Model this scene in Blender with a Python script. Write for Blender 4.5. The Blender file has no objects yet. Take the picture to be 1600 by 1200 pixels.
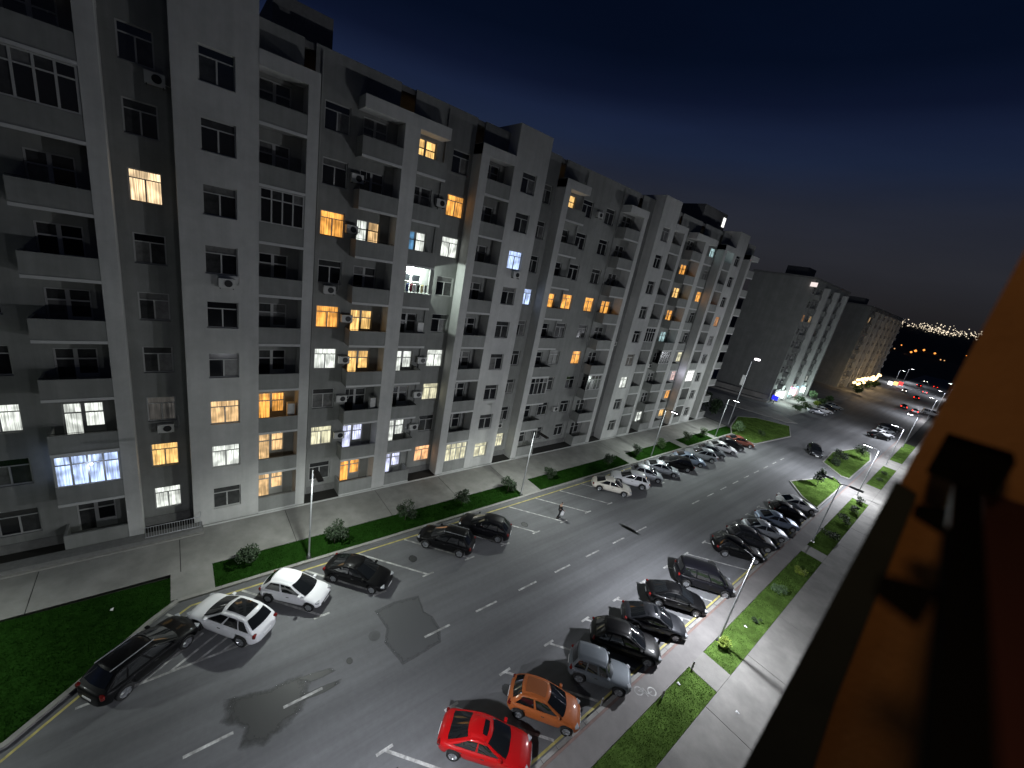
import bpy, bmesh, math, random
import numpy as np
from mathutils import Vector, Matrix
random.seed(7); rng = np.random.default_rng(7)
scene = bpy.context.scene
COL = scene.collection

# ------------------------------------------------------------------ camera
H_EYE = 22.5
yaw, pitch, roll = -0.83764, -0.292999, -0.194537
fwd = Vector((math.sin(yaw)*math.cos(pitch), math.cos(yaw)*math.cos(pitch), math.sin(pitch)))
r0 = Vector((math.cos(yaw), -math.sin(yaw), 0)); d0 = fwd.cross(r0)
rgt = r0*math.cos(roll) + d0*math.sin(roll); dwn = -r0*math.sin(roll) + d0*math.cos(roll)
cd = bpy.data.cameras.new('camera'); cam = bpy.data.objects.new('camera', cd); COL.objects.link(cam)
M = Matrix((rgt, -dwn, -fwd)).transposed().to_4x4(); M.translation = Vector((0, 0, H_EYE)); cam.matrix_world = M
cd.sensor_width = 36; cd.lens = 624.72/1600*36; cd.clip_start = 0.05; cd.clip_end = 9000
cd.dof.use_dof = True; cd.dof.focus_distance = 32; cd.dof.aperture_fstop = cd.lens/1000/0.020
scene.camera = cam

# ------------------------------------------------------------------ night sky
W = bpy.data.worlds.new('World'); scene.world = W; W.use_nodes = True
nt = W.node_tree; nt.nodes.clear()
def wn(t, **k):
    n = nt.nodes.new(t)
    for a, b in k.items(): setattr(n, a, b)
    return n
tc = wn('ShaderNodeTexCoord'); sep = wn('ShaderNodeSeparateXYZ'); nt.links.new(tc.outputs['Generated'], sep.inputs[0])
ramp = wn('ShaderNodeValToRGB'); cr = ramp.color_ramp
for p, c in ((0.0, (.0120, .0110, .0130)), (.05, (.0170, .0165, .0190)), (.12, (.0215, .0228, .0300)), (.20, (.0175, .0210, .0345)), (.27, (.0110, .0182, .0440)), (.31, (.0086, .0146, .0400)), (.35, (.0040, .0072, .0230)), (.41, (.0016, .0040, .0135)), (.60, (.0009, .0034, .0120))):
    e = cr.elements.new(p); e.color = (*c, 1)
cr.elements.remove(cr.elements[0]); cr.elements.remove(cr.elements[-1])
mpn = wn('ShaderNodeMapping'); mpn.inputs['Scale'].default_value = (1.2, 1.2, 7); nt.links.new(tc.outputs['Generated'], mpn.inputs[0])
noi = wn('ShaderNodeTexNoise'); noi.inputs['Scale'].default_value = 2.2; noi.inputs['Detail'].default_value = 5; nt.links.new(mpn.outputs[0], noi.inputs[0])
mr = wn('ShaderNodeMapRange'); mr.inputs[1].default_value = .3; mr.inputs[2].default_value = .7; mr.inputs[3].default_value = .90; mr.inputs[4].default_value = 1.06
nt.links.new(noi.outputs[0], mr.inputs[0]); nt.links.new(sep.outputs[2], ramp.inputs[0])
mul = wn('ShaderNodeMixRGB', blend_type='MULTIPLY'); mul.inputs[0].default_value = 1
nt.links.new(ramp.outputs[0], mul.inputs[1]); nt.links.new(mr.outputs[0], mul.inputs[2])
bg = wn('ShaderNodeBackground'); bg.inputs[1].default_value = 1.0; nt.links.new(mul.outputs[0], bg.inputs[0])
wo = wn('ShaderNodeOutputWorld'); nt.links.new(bg.outputs[0], wo.inputs[0])

vs = scene.view_settings
vs.view_transform = 'Standard'; vs.look = 'None'; vs.exposure = 0.0; vs.gamma = 1; vs.use_curve_mapping = False
scene.render.engine = 'CYCLES'
scene.cycles.use_denoising = True
scene.cycles.max_bounces = 5; scene.cycles.diffuse_bounces = 3; scene.cycles.glossy_bounces = 3
scene.cycles.sample_clamp_indirect = 3
scene.cycles.use_light_tree = True

LAMP_POWER = 1300.0      # every street lamp head, scaled per lamp below

# ------------------------------------------------------------------ material helpers
MATS = {}
def mat(name, col, rough=.8, metal=0, spec=.5, var=0, vscale=3, bump=0, bscale=60, coat=0, stain=0, sscale=.5, coord='Object', streak=None, samt=.2):
    if name in MATS: return MATS[name]
    m = bpy.data.materials.new(name); m.use_nodes = True; MATS[name] = m
    t = m.node_tree; b = t.nodes['Principled BSDF']
    b.inputs['Base Color'].default_value = (*col, 1); b.inputs['Roughness'].default_value = rough; b.inputs['Metallic'].default_value = metal
    b.inputs['Specular IOR Level'].default_value = spec; b.inputs['Coat Weight'].default_value = coat; b.inputs['Coat Roughness'].default_value = .04
    c = t.nodes.new('ShaderNodeTexCoord')
    if var or stain:
        n1 = t.nodes.new('ShaderNodeTexNoise'); n1.inputs['Scale'].default_value = vscale; n1.inputs['Detail'].default_value = 8; n1.inputs['Roughness'].default_value = .65
        t.links.new(c.outputs[coord], n1.inputs[0])
        n2 = t.nodes.new('ShaderNodeTexNoise'); n2.inputs['Scale'].default_value = sscale; n2.inputs['Detail'].default_value = 6
        t.links.new(c.outputs[coord], n2.inputs[0])
        a = t.nodes.new('ShaderNodeMapRange'); a.inputs[1].default_value = .3; a.inputs[2].default_value = .7; a.inputs[3].default_value = 1-var; a.inputs[4].default_value = 1+var
        t.links.new(n1.outputs[0], a.inputs[0])
        d = t.nodes.new('ShaderNodeMapRange'); d.inputs[1].default_value = .42; d.inputs[2].default_value = .62; d.inputs[3].default_value = 1-stain; d.inputs[4].default_value = 1
        t.links.new(n2.outputs[0], d.inputs[0])
        mm = t.nodes.new('ShaderNodeMath'); mm.operation = 'MULTIPLY'; t.links.new(a.outputs[0], mm.inputs[0]); t.links.new(d.outputs[0], mm.inputs[1])
        if streak:
            sm = t.nodes.new('ShaderNodeMapping'); sm.inputs['Scale'].default_value = streak; t.links.new(c.outputs[coord], sm.inputs[0])
            n4 = t.nodes.new('ShaderNodeTexNoise'); n4.inputs['Scale'].default_value = 1; n4.inputs['Detail'].default_value = 5; n4.inputs['Roughness'].default_value = .6; t.links.new(sm.outputs[0], n4.inputs[0])
            d4 = t.nodes.new('ShaderNodeMapRange'); d4.inputs[1].default_value = .38; d4.inputs[2].default_value = .62; d4.inputs[3].default_value = 1-samt; d4.inputs[4].default_value = 1+samt*.35; t.links.new(n4.outputs[0], d4.inputs[0])
            m4 = t.nodes.new('ShaderNodeMath'); m4.operation = 'MULTIPLY'; t.links.new(mm.outputs[0], m4.inputs[0]); t.links.new(d4.outputs[0], m4.inputs[1]); mm = m4
        mx = t.nodes.new('ShaderNodeMixRGB'); mx.blend_type = 'MULTIPLY'; mx.inputs[0].default_value = 1; mx.inputs[1].default_value = (*col, 1)
        t.links.new(mm.outputs[0], mx.inputs[2]); t.links.new(mx.outputs[0], b.inputs['Base Color'])
    if bump:
        n3 = t.nodes.new('ShaderNodeTexNoise'); n3.inputs['Scale'].default_value = bscale; n3.inputs['Detail'].default_value = 3; t.links.new(c.outputs[coord], n3.inputs[0])
        bp = t.nodes.new('ShaderNodeBump'); bp.inputs['Strength'].default_value = bump; bp.inputs['Distance'].default_value = .02
        t.links.new(n3.outputs[0], bp.inputs['Height']); t.links.new(bp.outputs[0], b.inputs['Normal'])
    return m
def glow(name, col, s, mis=False):
    if name in MATS: return MATS[name]
    m = bpy.data.materials.new(name); m.use_nodes = True; MATS[name] = m
    b = m.node_tree.nodes['Principled BSDF']; b.inputs['Base Color'].default_value = (.1, .1, .1, 1)
    b.inputs['Emission Color'].default_value = (*col, 1); b.inputs['Emission Strength'].default_value = s
    if not mis: m.cycles.emission_sampling = 'NONE'
    return m
def curtain_glow(name, col, s, dark=.35, fold=9.0):
    """a lit room seen through a curtain: vertical folds, brighter near the ceiling lamp"""
    if name in MATS: return MATS[name]
    m = bpy.data.materials.new(name); m.use_nodes = True; MATS[name] = m
    t = m.node_tree; b = t.nodes['Principled BSDF']; b.inputs['Base Color'].default_value = (.05, .05, .05, 1); b.inputs['Roughness'].default_value = .1
    c = t.nodes.new('ShaderNodeTexCoord'); oi = t.nodes.new('ShaderNodeObjectInfo')
    mp = t.nodes.new('ShaderNodeVectorMath'); mp.operation = 'ADD'; t.links.new(c.outputs['Object'], mp.inputs[0]); 
    sc_ = t.nodes.new('ShaderNodeMath'); sc_.operation = 'MULTIPLY'; sc_.inputs[1].default_value = 13; t.links.new(oi.outputs['Random'], sc_.inputs[0]); t.links.new(sc_.outputs[0], mp.inputs[1])
    mg = t.nodes.new('ShaderNodeMapping'); mg.inputs['Scale'].default_value = (1, fold, .35); t.links.new(mp.outputs[0], mg.inputs[0])
    n = t.nodes.new('ShaderNodeTexNoise'); n.inputs['Scale'].default_value = 1.6; n.inputs['Detail'].default_value = 3; t.links.new(mg.outputs[0], n.inputs[0])
    r = t.nodes.new('ShaderNodeMapRange'); r.inputs[1].default_value = .35; r.inputs[2].default_value = .65; r.inputs[3].default_value = dark; r.inputs[4].default_value = 1.15; t.links.new(n.outputs[0], r.inputs[0])
    n2 = t.nodes.new('ShaderNodeTexNoise'); n2.inputs['Scale'].default_value = 1.5; n2.inputs['Detail'].default_value = 1; t.links.new(mp.outputs[0], n2.inputs[0])
    r2 = t.nodes.new('ShaderNodeMapRange'); r2.inputs[1].default_value = .35; r2.inputs[2].default_value = .6; r2.inputs[3].default_value = .55; r2.inputs[4].default_value = 1.1; t.links.new(n2.outputs[0], r2.inputs[0])
    mm = t.nodes.new('ShaderNodeMath'); mm.operation = 'MULTIPLY'; t.links.new(r.outputs[0], mm.inputs[0]); t.links.new(r2.outputs[0], mm.inputs[1])
    ms = t.nodes.new('ShaderNodeMath'); ms.operation = 'MULTIPLY'; ms.inputs[1].default_value = s; t.links.new(mm.outputs[0], ms.inputs[0])
    b.inputs['Emission Color'].default_value = (*col, 1); t.links.new(ms.outputs[0], b.inputs['Emission Strength'])
    return m

# ------------------------------------------------------------------ mesh helpers
class MB:
    def __init__(s): s.v = []; s.f = []; s.m = []
    def quad(s, a, b, c, d, mi=0):
        i = len(s.v); s.v += [tuple(a), tuple(b), tuple(c), tuple(d)]; s.f.append((i, i+1, i+2, i+3)); s.m.append(mi)
    def poly(s, pts, mi=0):
        i = len(s.v); s.v += [tuple(p) for p in pts]; s.f.append(tuple(range(i, i+len(pts)))); s.m.append(mi)
    def box(s, x0, x1, y0, y1, z0, z1, mi=0):
        i = len(s.v)
        s.v += [(x, y, z) for z in (z0, z1) for y in (y0, y1) for x in (x0, x1)]
        for q in ((0, 2, 3, 1), (4, 5, 7, 6), (0, 1, 5, 4), (2, 6, 7, 3), (0, 4, 6, 2), (1, 3, 7, 5)):
            s.f.append(tuple(i+k for k in q)); s.m.append(mi)
    def tube(s, pts, rad, n=8, mi=0, cap=True):
        pts = [Vector(p) for p in pts]; rad = rad if isinstance(rad, (list, tuple)) else [rad]*len(pts)
        rings = []; up = Vector((0, 0, 1))
        for k, p in enumerate(pts):
            t = (pts[min(k+1, len(pts)-1)] - pts[max(k-1, 0)]).normalized()
            a = t.cross(up if abs(t.z) < .9 else Vector((0, 1, 0))).normalized(); b = t.cross(a)
            i = len(s.v); rings.append(i)
            for j in range(n):
                th = 2*math.pi*j/n; s.v.append(tuple(p + (a*math.cos(th) + b*math.sin(th))*rad[k]))
        for k in range(len(pts)-1):
            for j in range(n):
                s.f.append((rings[k]+j, rings[k]+(j+1) % n, rings[k+1]+(j+1) % n, rings[k+1]+j)); s.m.append(mi)
        if cap:
            s.f.append(tuple(rings[0]+j for j in reversed(range(n)))); s.m.append(mi)
            s.f.append(tuple(rings[-1]+j for j in range(n))); s.m.append(mi)
    def prism(s, poly2d, axis, a, b, mi=0):
        """extrude a closed 2-d outline along x, y or z"""
        def P(u, v, w): return {'x': (w, u, v), 'y': (u, w, v), 'z': (u, v, w)}[axis]
        n = len(poly2d); i = len(s.v)
        s.v += [P(u, v, a) for u, v in poly2d] + [P(u, v, b) for u, v in poly2d]
        for k in range(n):
            s.f.append((i+k, i+(k+1) % n, i+n+(k+1) % n, i+n+k)); s.m.append(mi)
        s.f.append(tuple(i+k for k in reversed(range(n)))); s.m.append(mi); s.f.append(tuple(i+n+k for k in range(n))); s.m.append(mi)
    def plate(s, u0, u1, v0, v1, holes, P, depth, mi=0, mi_rev=None):
        """one connected sheet with rectangular holes; every edge is returned back by depth. P(u,v,w) maps to 3-d"""
        us = sorted({u0, u1, *[h[0] for h in holes], *[h[1] for h in holes]}); us = [u for u in us if u0-1e-6 <= u <= u1+1e-6]
        vv = sorted({v0, v1, *[h[2] for h in holes], *[h[3] for h in holes]}); vv = [v for v in vv if v0-1e-6 <= v <= v1+1e-6]
        nu, nv = len(us)-1, len(vv)-1
        def solid(a, b):
            if a < 0 or b < 0 or a >= nu or b >= nv: return False
            cu, cv = (us[a]+us[a+1])/2, (vv[b]+vv[b+1])/2
            return not any(h[0] < cu < h[1] and h[2] < cv < h[3] for h in holes)
        idx = {}
        def V(a, b, w):
            k = (a, b, w)
            if k not in idx: idx[k] = len(s.v); s.v.append(P(us[a], vv[b], -depth if w else 0.0))
            return idx[k]
        mr_ = mi if mi_rev is None else mi_rev
        for a in range(nu):
            for b in range(nv):
                if not solid(a, b): continue
                s.f.append((V(a, b, 0), V(a+1, b, 0), V(a+1, b+1, 0), V(a, b+1, 0))); s.m.append(mi)
                if depth:
                    for (da, db, e) in ((-1, 0, ((a, b+1), (a, b))), (1, 0, ((a+1, b), (a+1, b+1))), (0, -1, ((a, b), (a+1, b))), (0, 1, ((a+1, b+1), (a, b+1)))):
                        if not solid(a+da, b+db):
                            (p, q), (r_, t_) = e
                            s.f.append((V(p, q, 0), V(p, q, 1), V(r_, t_, 1), V(r_, t_, 0))); s.m.append(mr_)
    def mesh(s, name, mats, smooth=False):
        me = bpy.data.meshes.new(name); me.from_pydata(s.v, [], s.f)
        for m in (mats if isinstance(mats, (list, tuple)) else [mats]): me.materials.append(m)
        if any(s.m): me.polygons.foreach_set('material_index', s.m)
        if smooth: me.polygons.foreach_set('use_smooth', [True]*len(me.polygons))
        me.update(); return me
    def obj(s, name, mats, parent=None, smooth=False, **k):
        return link(name, s.mesh(name, mats, smooth), parent, **k)
def link(name, me, parent=None, loc=None, rotz=None, **props):
    o = bpy.data.objects.new(name, me); COL.objects.link(o)
    if parent is not None: o.parent = parent
    if loc is not None: o.location = loc
    if rotz is not None: o.rotation_euler = (0, 0, rotz)
    for a, b in props.items(): o[a] = b
    return o
def fix(me):
    b = bmesh.new(); b.from_mesh(me); bmesh.ops.recalc_face_normals(b, faces=b.faces); b.to_mesh(me); b.free(); return me
def thing(name, label, cat, loc=(0, 0, 0), rotz=0, group=None):
    o = link(name, None, loc=loc, rotz=rotz, label=label, category=cat)
    if group: o['group'] = group
    return o
def S(name, mb, mats, **k): return mb.obj(name, mats, kind='structure', **k)

# ------------------------------------------------------------------ materials
WHITE = mat('white_render', (.50, .50, .485), .85, var=.07, vscale=1.5, bump=.25, bscale=90, stain=.14, sscale=.22, streak=(2, 2.2, .12), samt=.07)
GREY = mat('grey_render', (.255, .26, .248), .88, var=.08, vscale=1.5, bump=.25, bscale=90, stain=.16, sscale=.25, streak=(2, 2.2, .12), samt=.10)
SLAB = mat('slab_white', (.52, .52, .51), .85, var=.06)
PLINTH = mat('plinth_stone', (.17, .17, .165), .8, var=.15, vscale=4, stain=.15)
ASPHALT = mat('asphalt', (.134, .136, .142), .74, spec=.4, var=.07, vscale=3.5, bump=.35, bscale=220, stain=.20, sscale=.11, streak=(.9, .035, 1), samt=.22)
PATCH = mat('asphalt_patch_dark', (.070, .072, .074), .6, var=.2, vscale=2, bump=.5, bscale=160)
WET = mat('oil_stain_dark', (.045, .046, .046), .45, var=.3, vscale=2, bump=.3, bscale=120)
PAVE = mat('pavement_concrete', (.25, .247, .232), .85, var=.14, vscale=1.2, bump=.3, bscale=120, stain=.22, sscale=.35)
CONC = mat('concrete_slab_pale', (.215, .208, .193), .82, var=.12, vscale=1.6, bump=.3, bscale=120, stain=.20, sscale=.5)
LANE = mat('cycle_lane_grey', (.180, .171, .165), .82, var=.12, vscale=1.5, bump=.3, bscale=150, stain=.15, sscale=.4)
KERB = mat('kerb_concrete', (.24, .235, .22), .8, var=.15, vscale=3)
KERBR = mat('kerb_reddish', (.17, .115, .10), .8, var=.15, vscale=3)
PAINT = mat('road_paint_white', (.46, .46, .445), .75, var=.3, vscale=7, stain=.5, sscale=2.2)
YELLOW = mat('road_paint_yellow', (.46, .40, .13), .7, var=.2, vscale=5, stain=.3, sscale=2)
SOIL = mat('lawn_green', (.088, .150, .034), .95, spec=0, var=.35, vscale=2.5, bump=.8, bscale=50, stain=.35, sscale=.7)
EARTH = mat('dark_earth', (.015, .014, .012), .95, var=.2, vscale=.4)
FRAME = mat('window_frame_white', (.40, .40, .39), .5)
GLASS = mat('dark_glass', (.012, .013, .015), .06, spec=.8)
GLASSC = mat('glass_curtain', (.13, .13, .125), .3, var=.5, vscale=2)
GLASSD = mat('glass_dim_room', (.045, .046, .046), .15, var=.5, vscale=1.5)
DOORD = mat('dark_opening', (.018, .018, .018), .6)
METAL = mat('galvanised_pole', (.42, .43, .45), .38, metal=.7, var=.08)
DARKM = mat('dark_metal', (.018, .018, .019), .45, metal=.3)
ACM = mat('air_conditioner_white', (.50, .50, .48), .5)
RUBBER = mat('tyre_rubber', (.012, .012, .012), .85)
RIM = mat('alloy_rim', (.55, .56, .58), .28, metal=.9)
CGLASS = mat('car_glass', (.008, .009, .010), .03, spec=.9, coat=.6)
TRIM = mat('car_trim_black', (.015, .015, .016), .5)
LIGHTC = mat('headlight_clear', (.60, .62, .65), .08, metal=.5)
TAILR = mat('tail_light_red', (.13, .008, .007), .15, coat=.6)
PLATE = mat('number_plate_white', (.7, .7, .7), .4)
# ================================================================== GROUND
# sheets a few millimetres apart; kerbs are real steps
g = MB(); g.quad((-1500, -300, -.06), (1500, -300, -.06), (1500, 2600, -.06), (-1500, 2600, -.06)); S('ground', g, EARTH)
Y0, YE = -40, 420
g = MB()
def sheet(mb, x0, x1, y0, y1, z, mi=0): mb.quad((x0, y0, z), (x1, y0, z), (x1, y1, z), (x0, y1, z), mi)
sheet(g, -24.38, -6.55, Y0, YE, 0.0); S('road', g, ASPHALT)
g = MB(); sheet(g, -75, -24.38, 82, 112, 0.0); S('side_street', g, ASPHALT)
g = MB(); sheet(g, -60, -24.38, 112, 300, .02); S('forecourt', g, PAVE)
# ---- left pavement: long cast slabs with open joints
lp = S('left_pavement', (lambda m: (m.box(-33.0, -26.9, Y0, 82, -.05, .085), m)[1])(MB()), EARTH)
js = [-26.0, -19.6, -13.2, -6.8, -0.4, 6.2, 13.6, 20.2, 26.8, 33.4, 40.0, 46.6, 53.2, 59.8, 66.4, 73.0, 81.5]
for a, b in zip(js, js[1:]):
    m = MB(); m.box(-31.02, -26.9, a+.02, b-.02, .0, .115); m.obj('paving_slab', PAVE, lp)
for x, (ya, yb) in zip((-24.6,)*5, ((-.9, 1.2), (26.7, 29.2), (45.6, 47.6), (59.8, 61.6), (70.6, 72.2))):
    m = MB(); m.box(-26.9, -24.62, ya, yb, -.02, .115); m.obj('paving_slab', PAVE, lp)
wk = MB(); wk.box(-31.16, -31.02, .95, 81.3, 0, .16); S('wall_kerb', wk, SLAB)
# raised terrace in front of the left wing
m = MB(); m.box(-31.25, -30.45, -14, .9, 0, .48); S('terrace', m, PLINTH)
m = MB(); m.box(-30.45, -30.25, -14, .95, 0, .20); S('terrace_step', m, KERB)
# ---- kerbs, stone by stone near the camera
def kerb(name, x0, x1, y0, y1, mt, near=(0, 44), step=1.05):
    root = MB(); root.box(x0+.015, x1-.015, y0, y1, -.05, .105); o = S(name, root, mt)
    y = max(near[0], y0); me = None
    while y < min(near[1], y1):
        if me is None:
            q = MB(); q.box(x0, x1, .012, step-.012, -.04, .135); me = q.mesh('kerb_stone', mt)
        k = link('kerb_stone', me, o, loc=(random.uniform(-.006, .006), y, random.uniform(-.008, .008))); y += step
    if y < y1:
        q = MB(); q.box(x0, x1, y, y1, -.04, .135); q.obj('kerb_run', mt, o)
kerb('left_kerb', -24.62, -24.38, -.6, 78, KERB, near=(-.6, 42))
kerb('right_kerb', -6.72, -6.52, -12, 62.3, KERB)
m = MB(); m.box(-6.515, -6.38, -12, 300, -.04, .125); S('kerb_band', m, KERBR)
# curved end of the left kerb
cpts = [(-24.5, -.6), (-23.6, -1.75), (-22.2, -3.15), (-20.9, -4.45), (-19.4, -6.1), (-18.6, -8.5), (-18.4, -14)]
def ribbon(mb, pts, off0, off1, z0, z1=None, mi=0):
    P = [Vector((*p, 0)) for p in pts]; N = []
    for i in range(len(P)):
        t = (P[min(i+1, len(P)-1)]-P[max(i-1, 0)]).normalized(); N.append(Vector((-t.y, t.x, 0)))
    for i in range(len(P)-1):
        a0, a1, b0, b1 = P[i]+N[i]*off0, P[i]+N[i]*off1, P[i+1]+N[i+1]*off0, P[i+1]+N[i+1]*off1
        if z1 is None: mb.quad((*a0.xy, z0), (*b0.xy, z0), (*b1.xy, z0), (*a1.xy, z0), mi)
        else:
            i0 = len(mb.v)
            mb.v += [(*a0.xy, z0), (*b0.xy, z0), (*b1.xy, z0), (*a1.xy, z0), (*a0.xy, z1), (*b0.xy, z1), (*b1.xy, z1), (*a1.xy, z1)]
            for q in ((4, 5, 6, 7), (0, 1, 5, 4), (2, 3, 7, 6), (1, 2, 6, 5), (3, 0, 4, 7)): mb.f.append(tuple(i0+k for k in q)); mb.m.append(mi)
m = MB(); ribbon(m, cpts, -.12, .12, -.04, .135); S('curved_kerb', m, KERB)
# ---- right cycle lane, lawn strips and wide slab path
m = MB(); m.box(-6.38, -5.12, -12, 320, -.04, .11); S('cycle_lane', m, LANE)
rp = S('right_path', (lambda m: (m.box(-3.28, 2.5, -12, 320, -.05, .085), m)[1])(MB()), EARTH)
j0 = -8.75
for i in range(14):
    a = j0+6.31*i
    m = MB(); m.box(-3.26, 2.4, a+.018, a+6.31-.018, .0, .12+random.uniform(-.004, .004)); m.obj('path_slab', CONC, rp)
m = MB(); m.box(-3.26, 2.4, j0+6.31*14, 320, 0, .12); m.obj('path_run', CONC, rp)
LAWNS = [(-5.10, -3.29, -10, 24.35), (-5.10, -3.29, 26.35, 48.2), (-5.10, -3.29, 50.2, 71.9), (-5.10, -3.29, 81.5, 97.3), (-5.10, -3.29, 104, 126)]
CROSS = [(24.35, 26.35), (48.2, 50.2), (71.9, 81.5), (97.3, 104)]
for a, b in CROSS:
    m = MB(); m.box(-5.12, -3.28, a, b, -.04, .114); S('crossing_path', m, CONC)
LL = [(-26.88, -24.64, 1.2, 26.7), (-26.88, -24.64, 29.2, 45.6), (-26.88, -24.64, 47.6, 59.8), (-26.88, -24.64, 61.6, 70.6), (-26.88, -24.64, 72.2, 81)]
SOIL_DIMMED = mat('lawn_green_dimmed', (.012, .038, .006), .95, spec=0, var=.35, vscale=2.5, bump=.8, bscale=50)  # left lawns: the dim light there is put into the colour
def lawn(poly, name='lawn'):
    m = MB(); n = len(poly); i = len(m.v)
    m.v += [(x, y, -.03) for x, y in poly] + [(x, y, .09) for x, y in poly]
    m.f.append(tuple(i+n+k for k in range(n))); m.m.append(0)
    for k in range(n): m.f.append((i+k, i+(k+1) % n, i+n+(k+1) % n, i+n+k)); m.m.append(0)
    S(name, m, SOIL_DIMMED if max(q[0] for q in poly) < -18.4 and name == 'lawn' else SOIL)
GR = []
for x0, x1, a, b in LAWNS+LL:
    p = [(x0, a), (x1, a), (x1, b), (x0, b)]; lawn(p); GR.append(p)
p = [(-26.88, -14), (-18.55, -14), (-18.75, -8.5), (-19.5, -6.2), (-21.0, -4.55), (-22.3, -3.25), (-23.7, -1.85), (-24.62, -.9), (-26.6, -.85)]; lawn(p); GR.append(p)
ISL1 = [(-11.6, 67.2), (-9.1, 63.4), (-6.98, 61.8), (-6.98, 75.6), (-8.6, 78.0)]
ISL2 = [(-7.05, 80.6), (-7.05, 97.5), (-7.9, 103.5), (-9.7, 105.2), (-12.0, 93.0), (-11.4, 84.0), (-8.1, 80.2)]
ISL3 = [(-26.5, 82.5), (-24.6, 78.2), (-21.0, 77.2), (-20.2, 78.2), (-18.9, 92.6), (-21.5, 101), (-27, 97), (-29, 92)]
for p in (ISL1, ISL2, ISL3): lawn(p, 'lawn_island'); GR.append(p)
for p in (ISL1, ISL2, ISL3):
    m = MB(); q = p+[p[0]]; ribbon(m, q, -.10, .10, -.04, .13); S('island_kerb', m, KERB)
# ---- paint
m = MB()
for i in range(24):
    y = -11.94+3.79*i
    if i == 5 or 12 < i < 15: continue
    sheet(m, -15.42, -15.28, y, y+1.78, .006)
S('centre_line', m, PAINT)
m = MB(); sheet(m, -6.96, -6.84, -12, 61.5, .005); S('right_yellow_line', m, YELLOW)
m = MB(); sheet(m, -23.94, -23.82, .0, 50, .005)
ribbon(m, [(-23.88, .0), (-22.75, -1.65), (-21.4, -3.1), (-20.1, -4.55), (-18.75, -6.1), (-18.0, -8.5), (-17.8, -14)], -.06, .06, .005); S('left_yellow_line', m, YELLOW)
SL = 41.3*math.pi/180; cx, sx = math.cos(SL), math.sin(SL)
def bay_line(mb, x_in, y_in, x_out, w=.07, tick=True):
    d = Vector((cx, sx, 0)); n = Vector((-sx, cx, 0)); L = (x_out-x_in)/cx
    a = Vector((x_in, y_in, .008)); b = a+d*L
    mb.quad(a-n*w, b-n*w, b+n*w, a+n*w)
    if tick: sheet(mb, b.x-.07, b.x+.07, b.y-.45, b.y+.45, .010)
RB = [6.6+3.60*i for i in range(-3, 16)]
m = MB()
for y in RB: bay_line(m, -11.1, y, -11.1+4.12, tick=False); sheet(m, -11.17, -11.03, y-.4, y+.4, .010)
S('right_bay_lines', m, PAINT)
LB = [16.9+3.6*i for i in range(-4, 11)]
m = MB()
for y in LB: bay_line(m, -23.8, y-4.1*sx/cx, -19.7)
S('left_bay_lines', m, PAINT)
m = MB()
sheet(m, -19.93, -19.80, -4.2, 2.6, .008)
for k in range(5):
    y = -3.1+1.05*k
    a = Vector((-19.86, y, .010)); b = a+Vector((-2.0+.28*k, 2.75-.25*k, 0)); n = Vector((.05, .036, 0)); m.quad(a-n, a+n, b+n, b-n)
S('hatched_marking', m, PAINT)
# bicycle sign painted on the lane
bk = MB()
def ring(mb, cx_, cy_, r, w, z, n=18):
    for k in range(n):
        t0, t1 = 2*math.pi*k/n, 2*math.pi*(k+1)/n
        mb.quad(*[(cx_+rr*math.cos(t), cy_+rr*math.sin(t), z) for rr, t in ((r-w, t0), (r+w, t0), (r+w, t1), (r-w, t1))])
def stroke(mb, a, b, w, z):
    a, b = Vector((*a, z)), Vector((*b, z)); n = Vector((-(b-a).y, (b-a).x, 0)).normalized()*w; mb.quad(a-n, b-n, b+n, a+n)
ring(bk, -6.02, 19.95, .24, .035, .122); ring(bk, -5.55, 20.65, .24, .035, .122)
for a, b in (((-6.02, 19.95), (-5.98, 20.35)), ((-5.98, 20.35), (-5.62, 20.28)), ((-5.62, 20.28), (-6.02, 19.95)), ((-5.62, 20.28), (-5.55, 20.65)), ((-5.98, 20.35), (-5.75, 20.05)), ((-5.70, 20.20), (-5.50, 20.20))): stroke(bk, a, b, .03, .124)
S('bicycle_marking', bk, PAINT)
# asphalt repairs and spills: thin sheets whose ragged outline comes from noise in the sheet's own space
def ragged(name, base, rough, scale, soft, rag):
    m = bpy.data.materials.new(name); m.use_nodes = True; t = m.node_tree; b = t.nodes['Principled BSDF']; o = t.nodes['Material Output']
    b.inputs['Base Color'].default_value = (*base, 1); b.inputs['Roughness'].default_value = rough
    c = t.nodes.new('ShaderNodeTexCoord'); a = t.nodes.new('ShaderNodeAttribute'); a.attribute_name = 'edge'
    n = t.nodes.new('ShaderNodeTexNoise'); n.inputs['Scale'].default_value = scale; n.inputs['Detail'].default_value = 7; n.inputs['Roughness'].default_value = .6; t.links.new(c.outputs['Object'], n.inputs[0])
    k = t.nodes.new('ShaderNodeMath'); k.operation = 'MULTIPLY_ADD'; k.inputs[1].default_value = rag; t.links.new(n.outputs[0], k.inputs[0]); t.links.new(a.outputs['Fac'], k.inputs[2])
    r = t.nodes.new('ShaderNodeMapRange'); r.inputs[1].default_value = .5+rag*.5-soft; r.inputs[2].default_value = .5+rag*.5+soft; r.inputs[4].default_value = .92; t.links.new(k.outputs[0], r.inputs[0])
    tr = t.nodes.new('ShaderNodeBsdfTransparent'); mx = t.nodes.new('ShaderNodeMixShader'); t.links.new(r.outputs[0], mx.inputs[0]); t.links.new(tr.outputs[0], mx.inputs[1]); t.links.new(b.outputs[0], mx.inputs[2]); t.links.new(mx.outputs[0], o.inputs[0])
    return m
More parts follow.
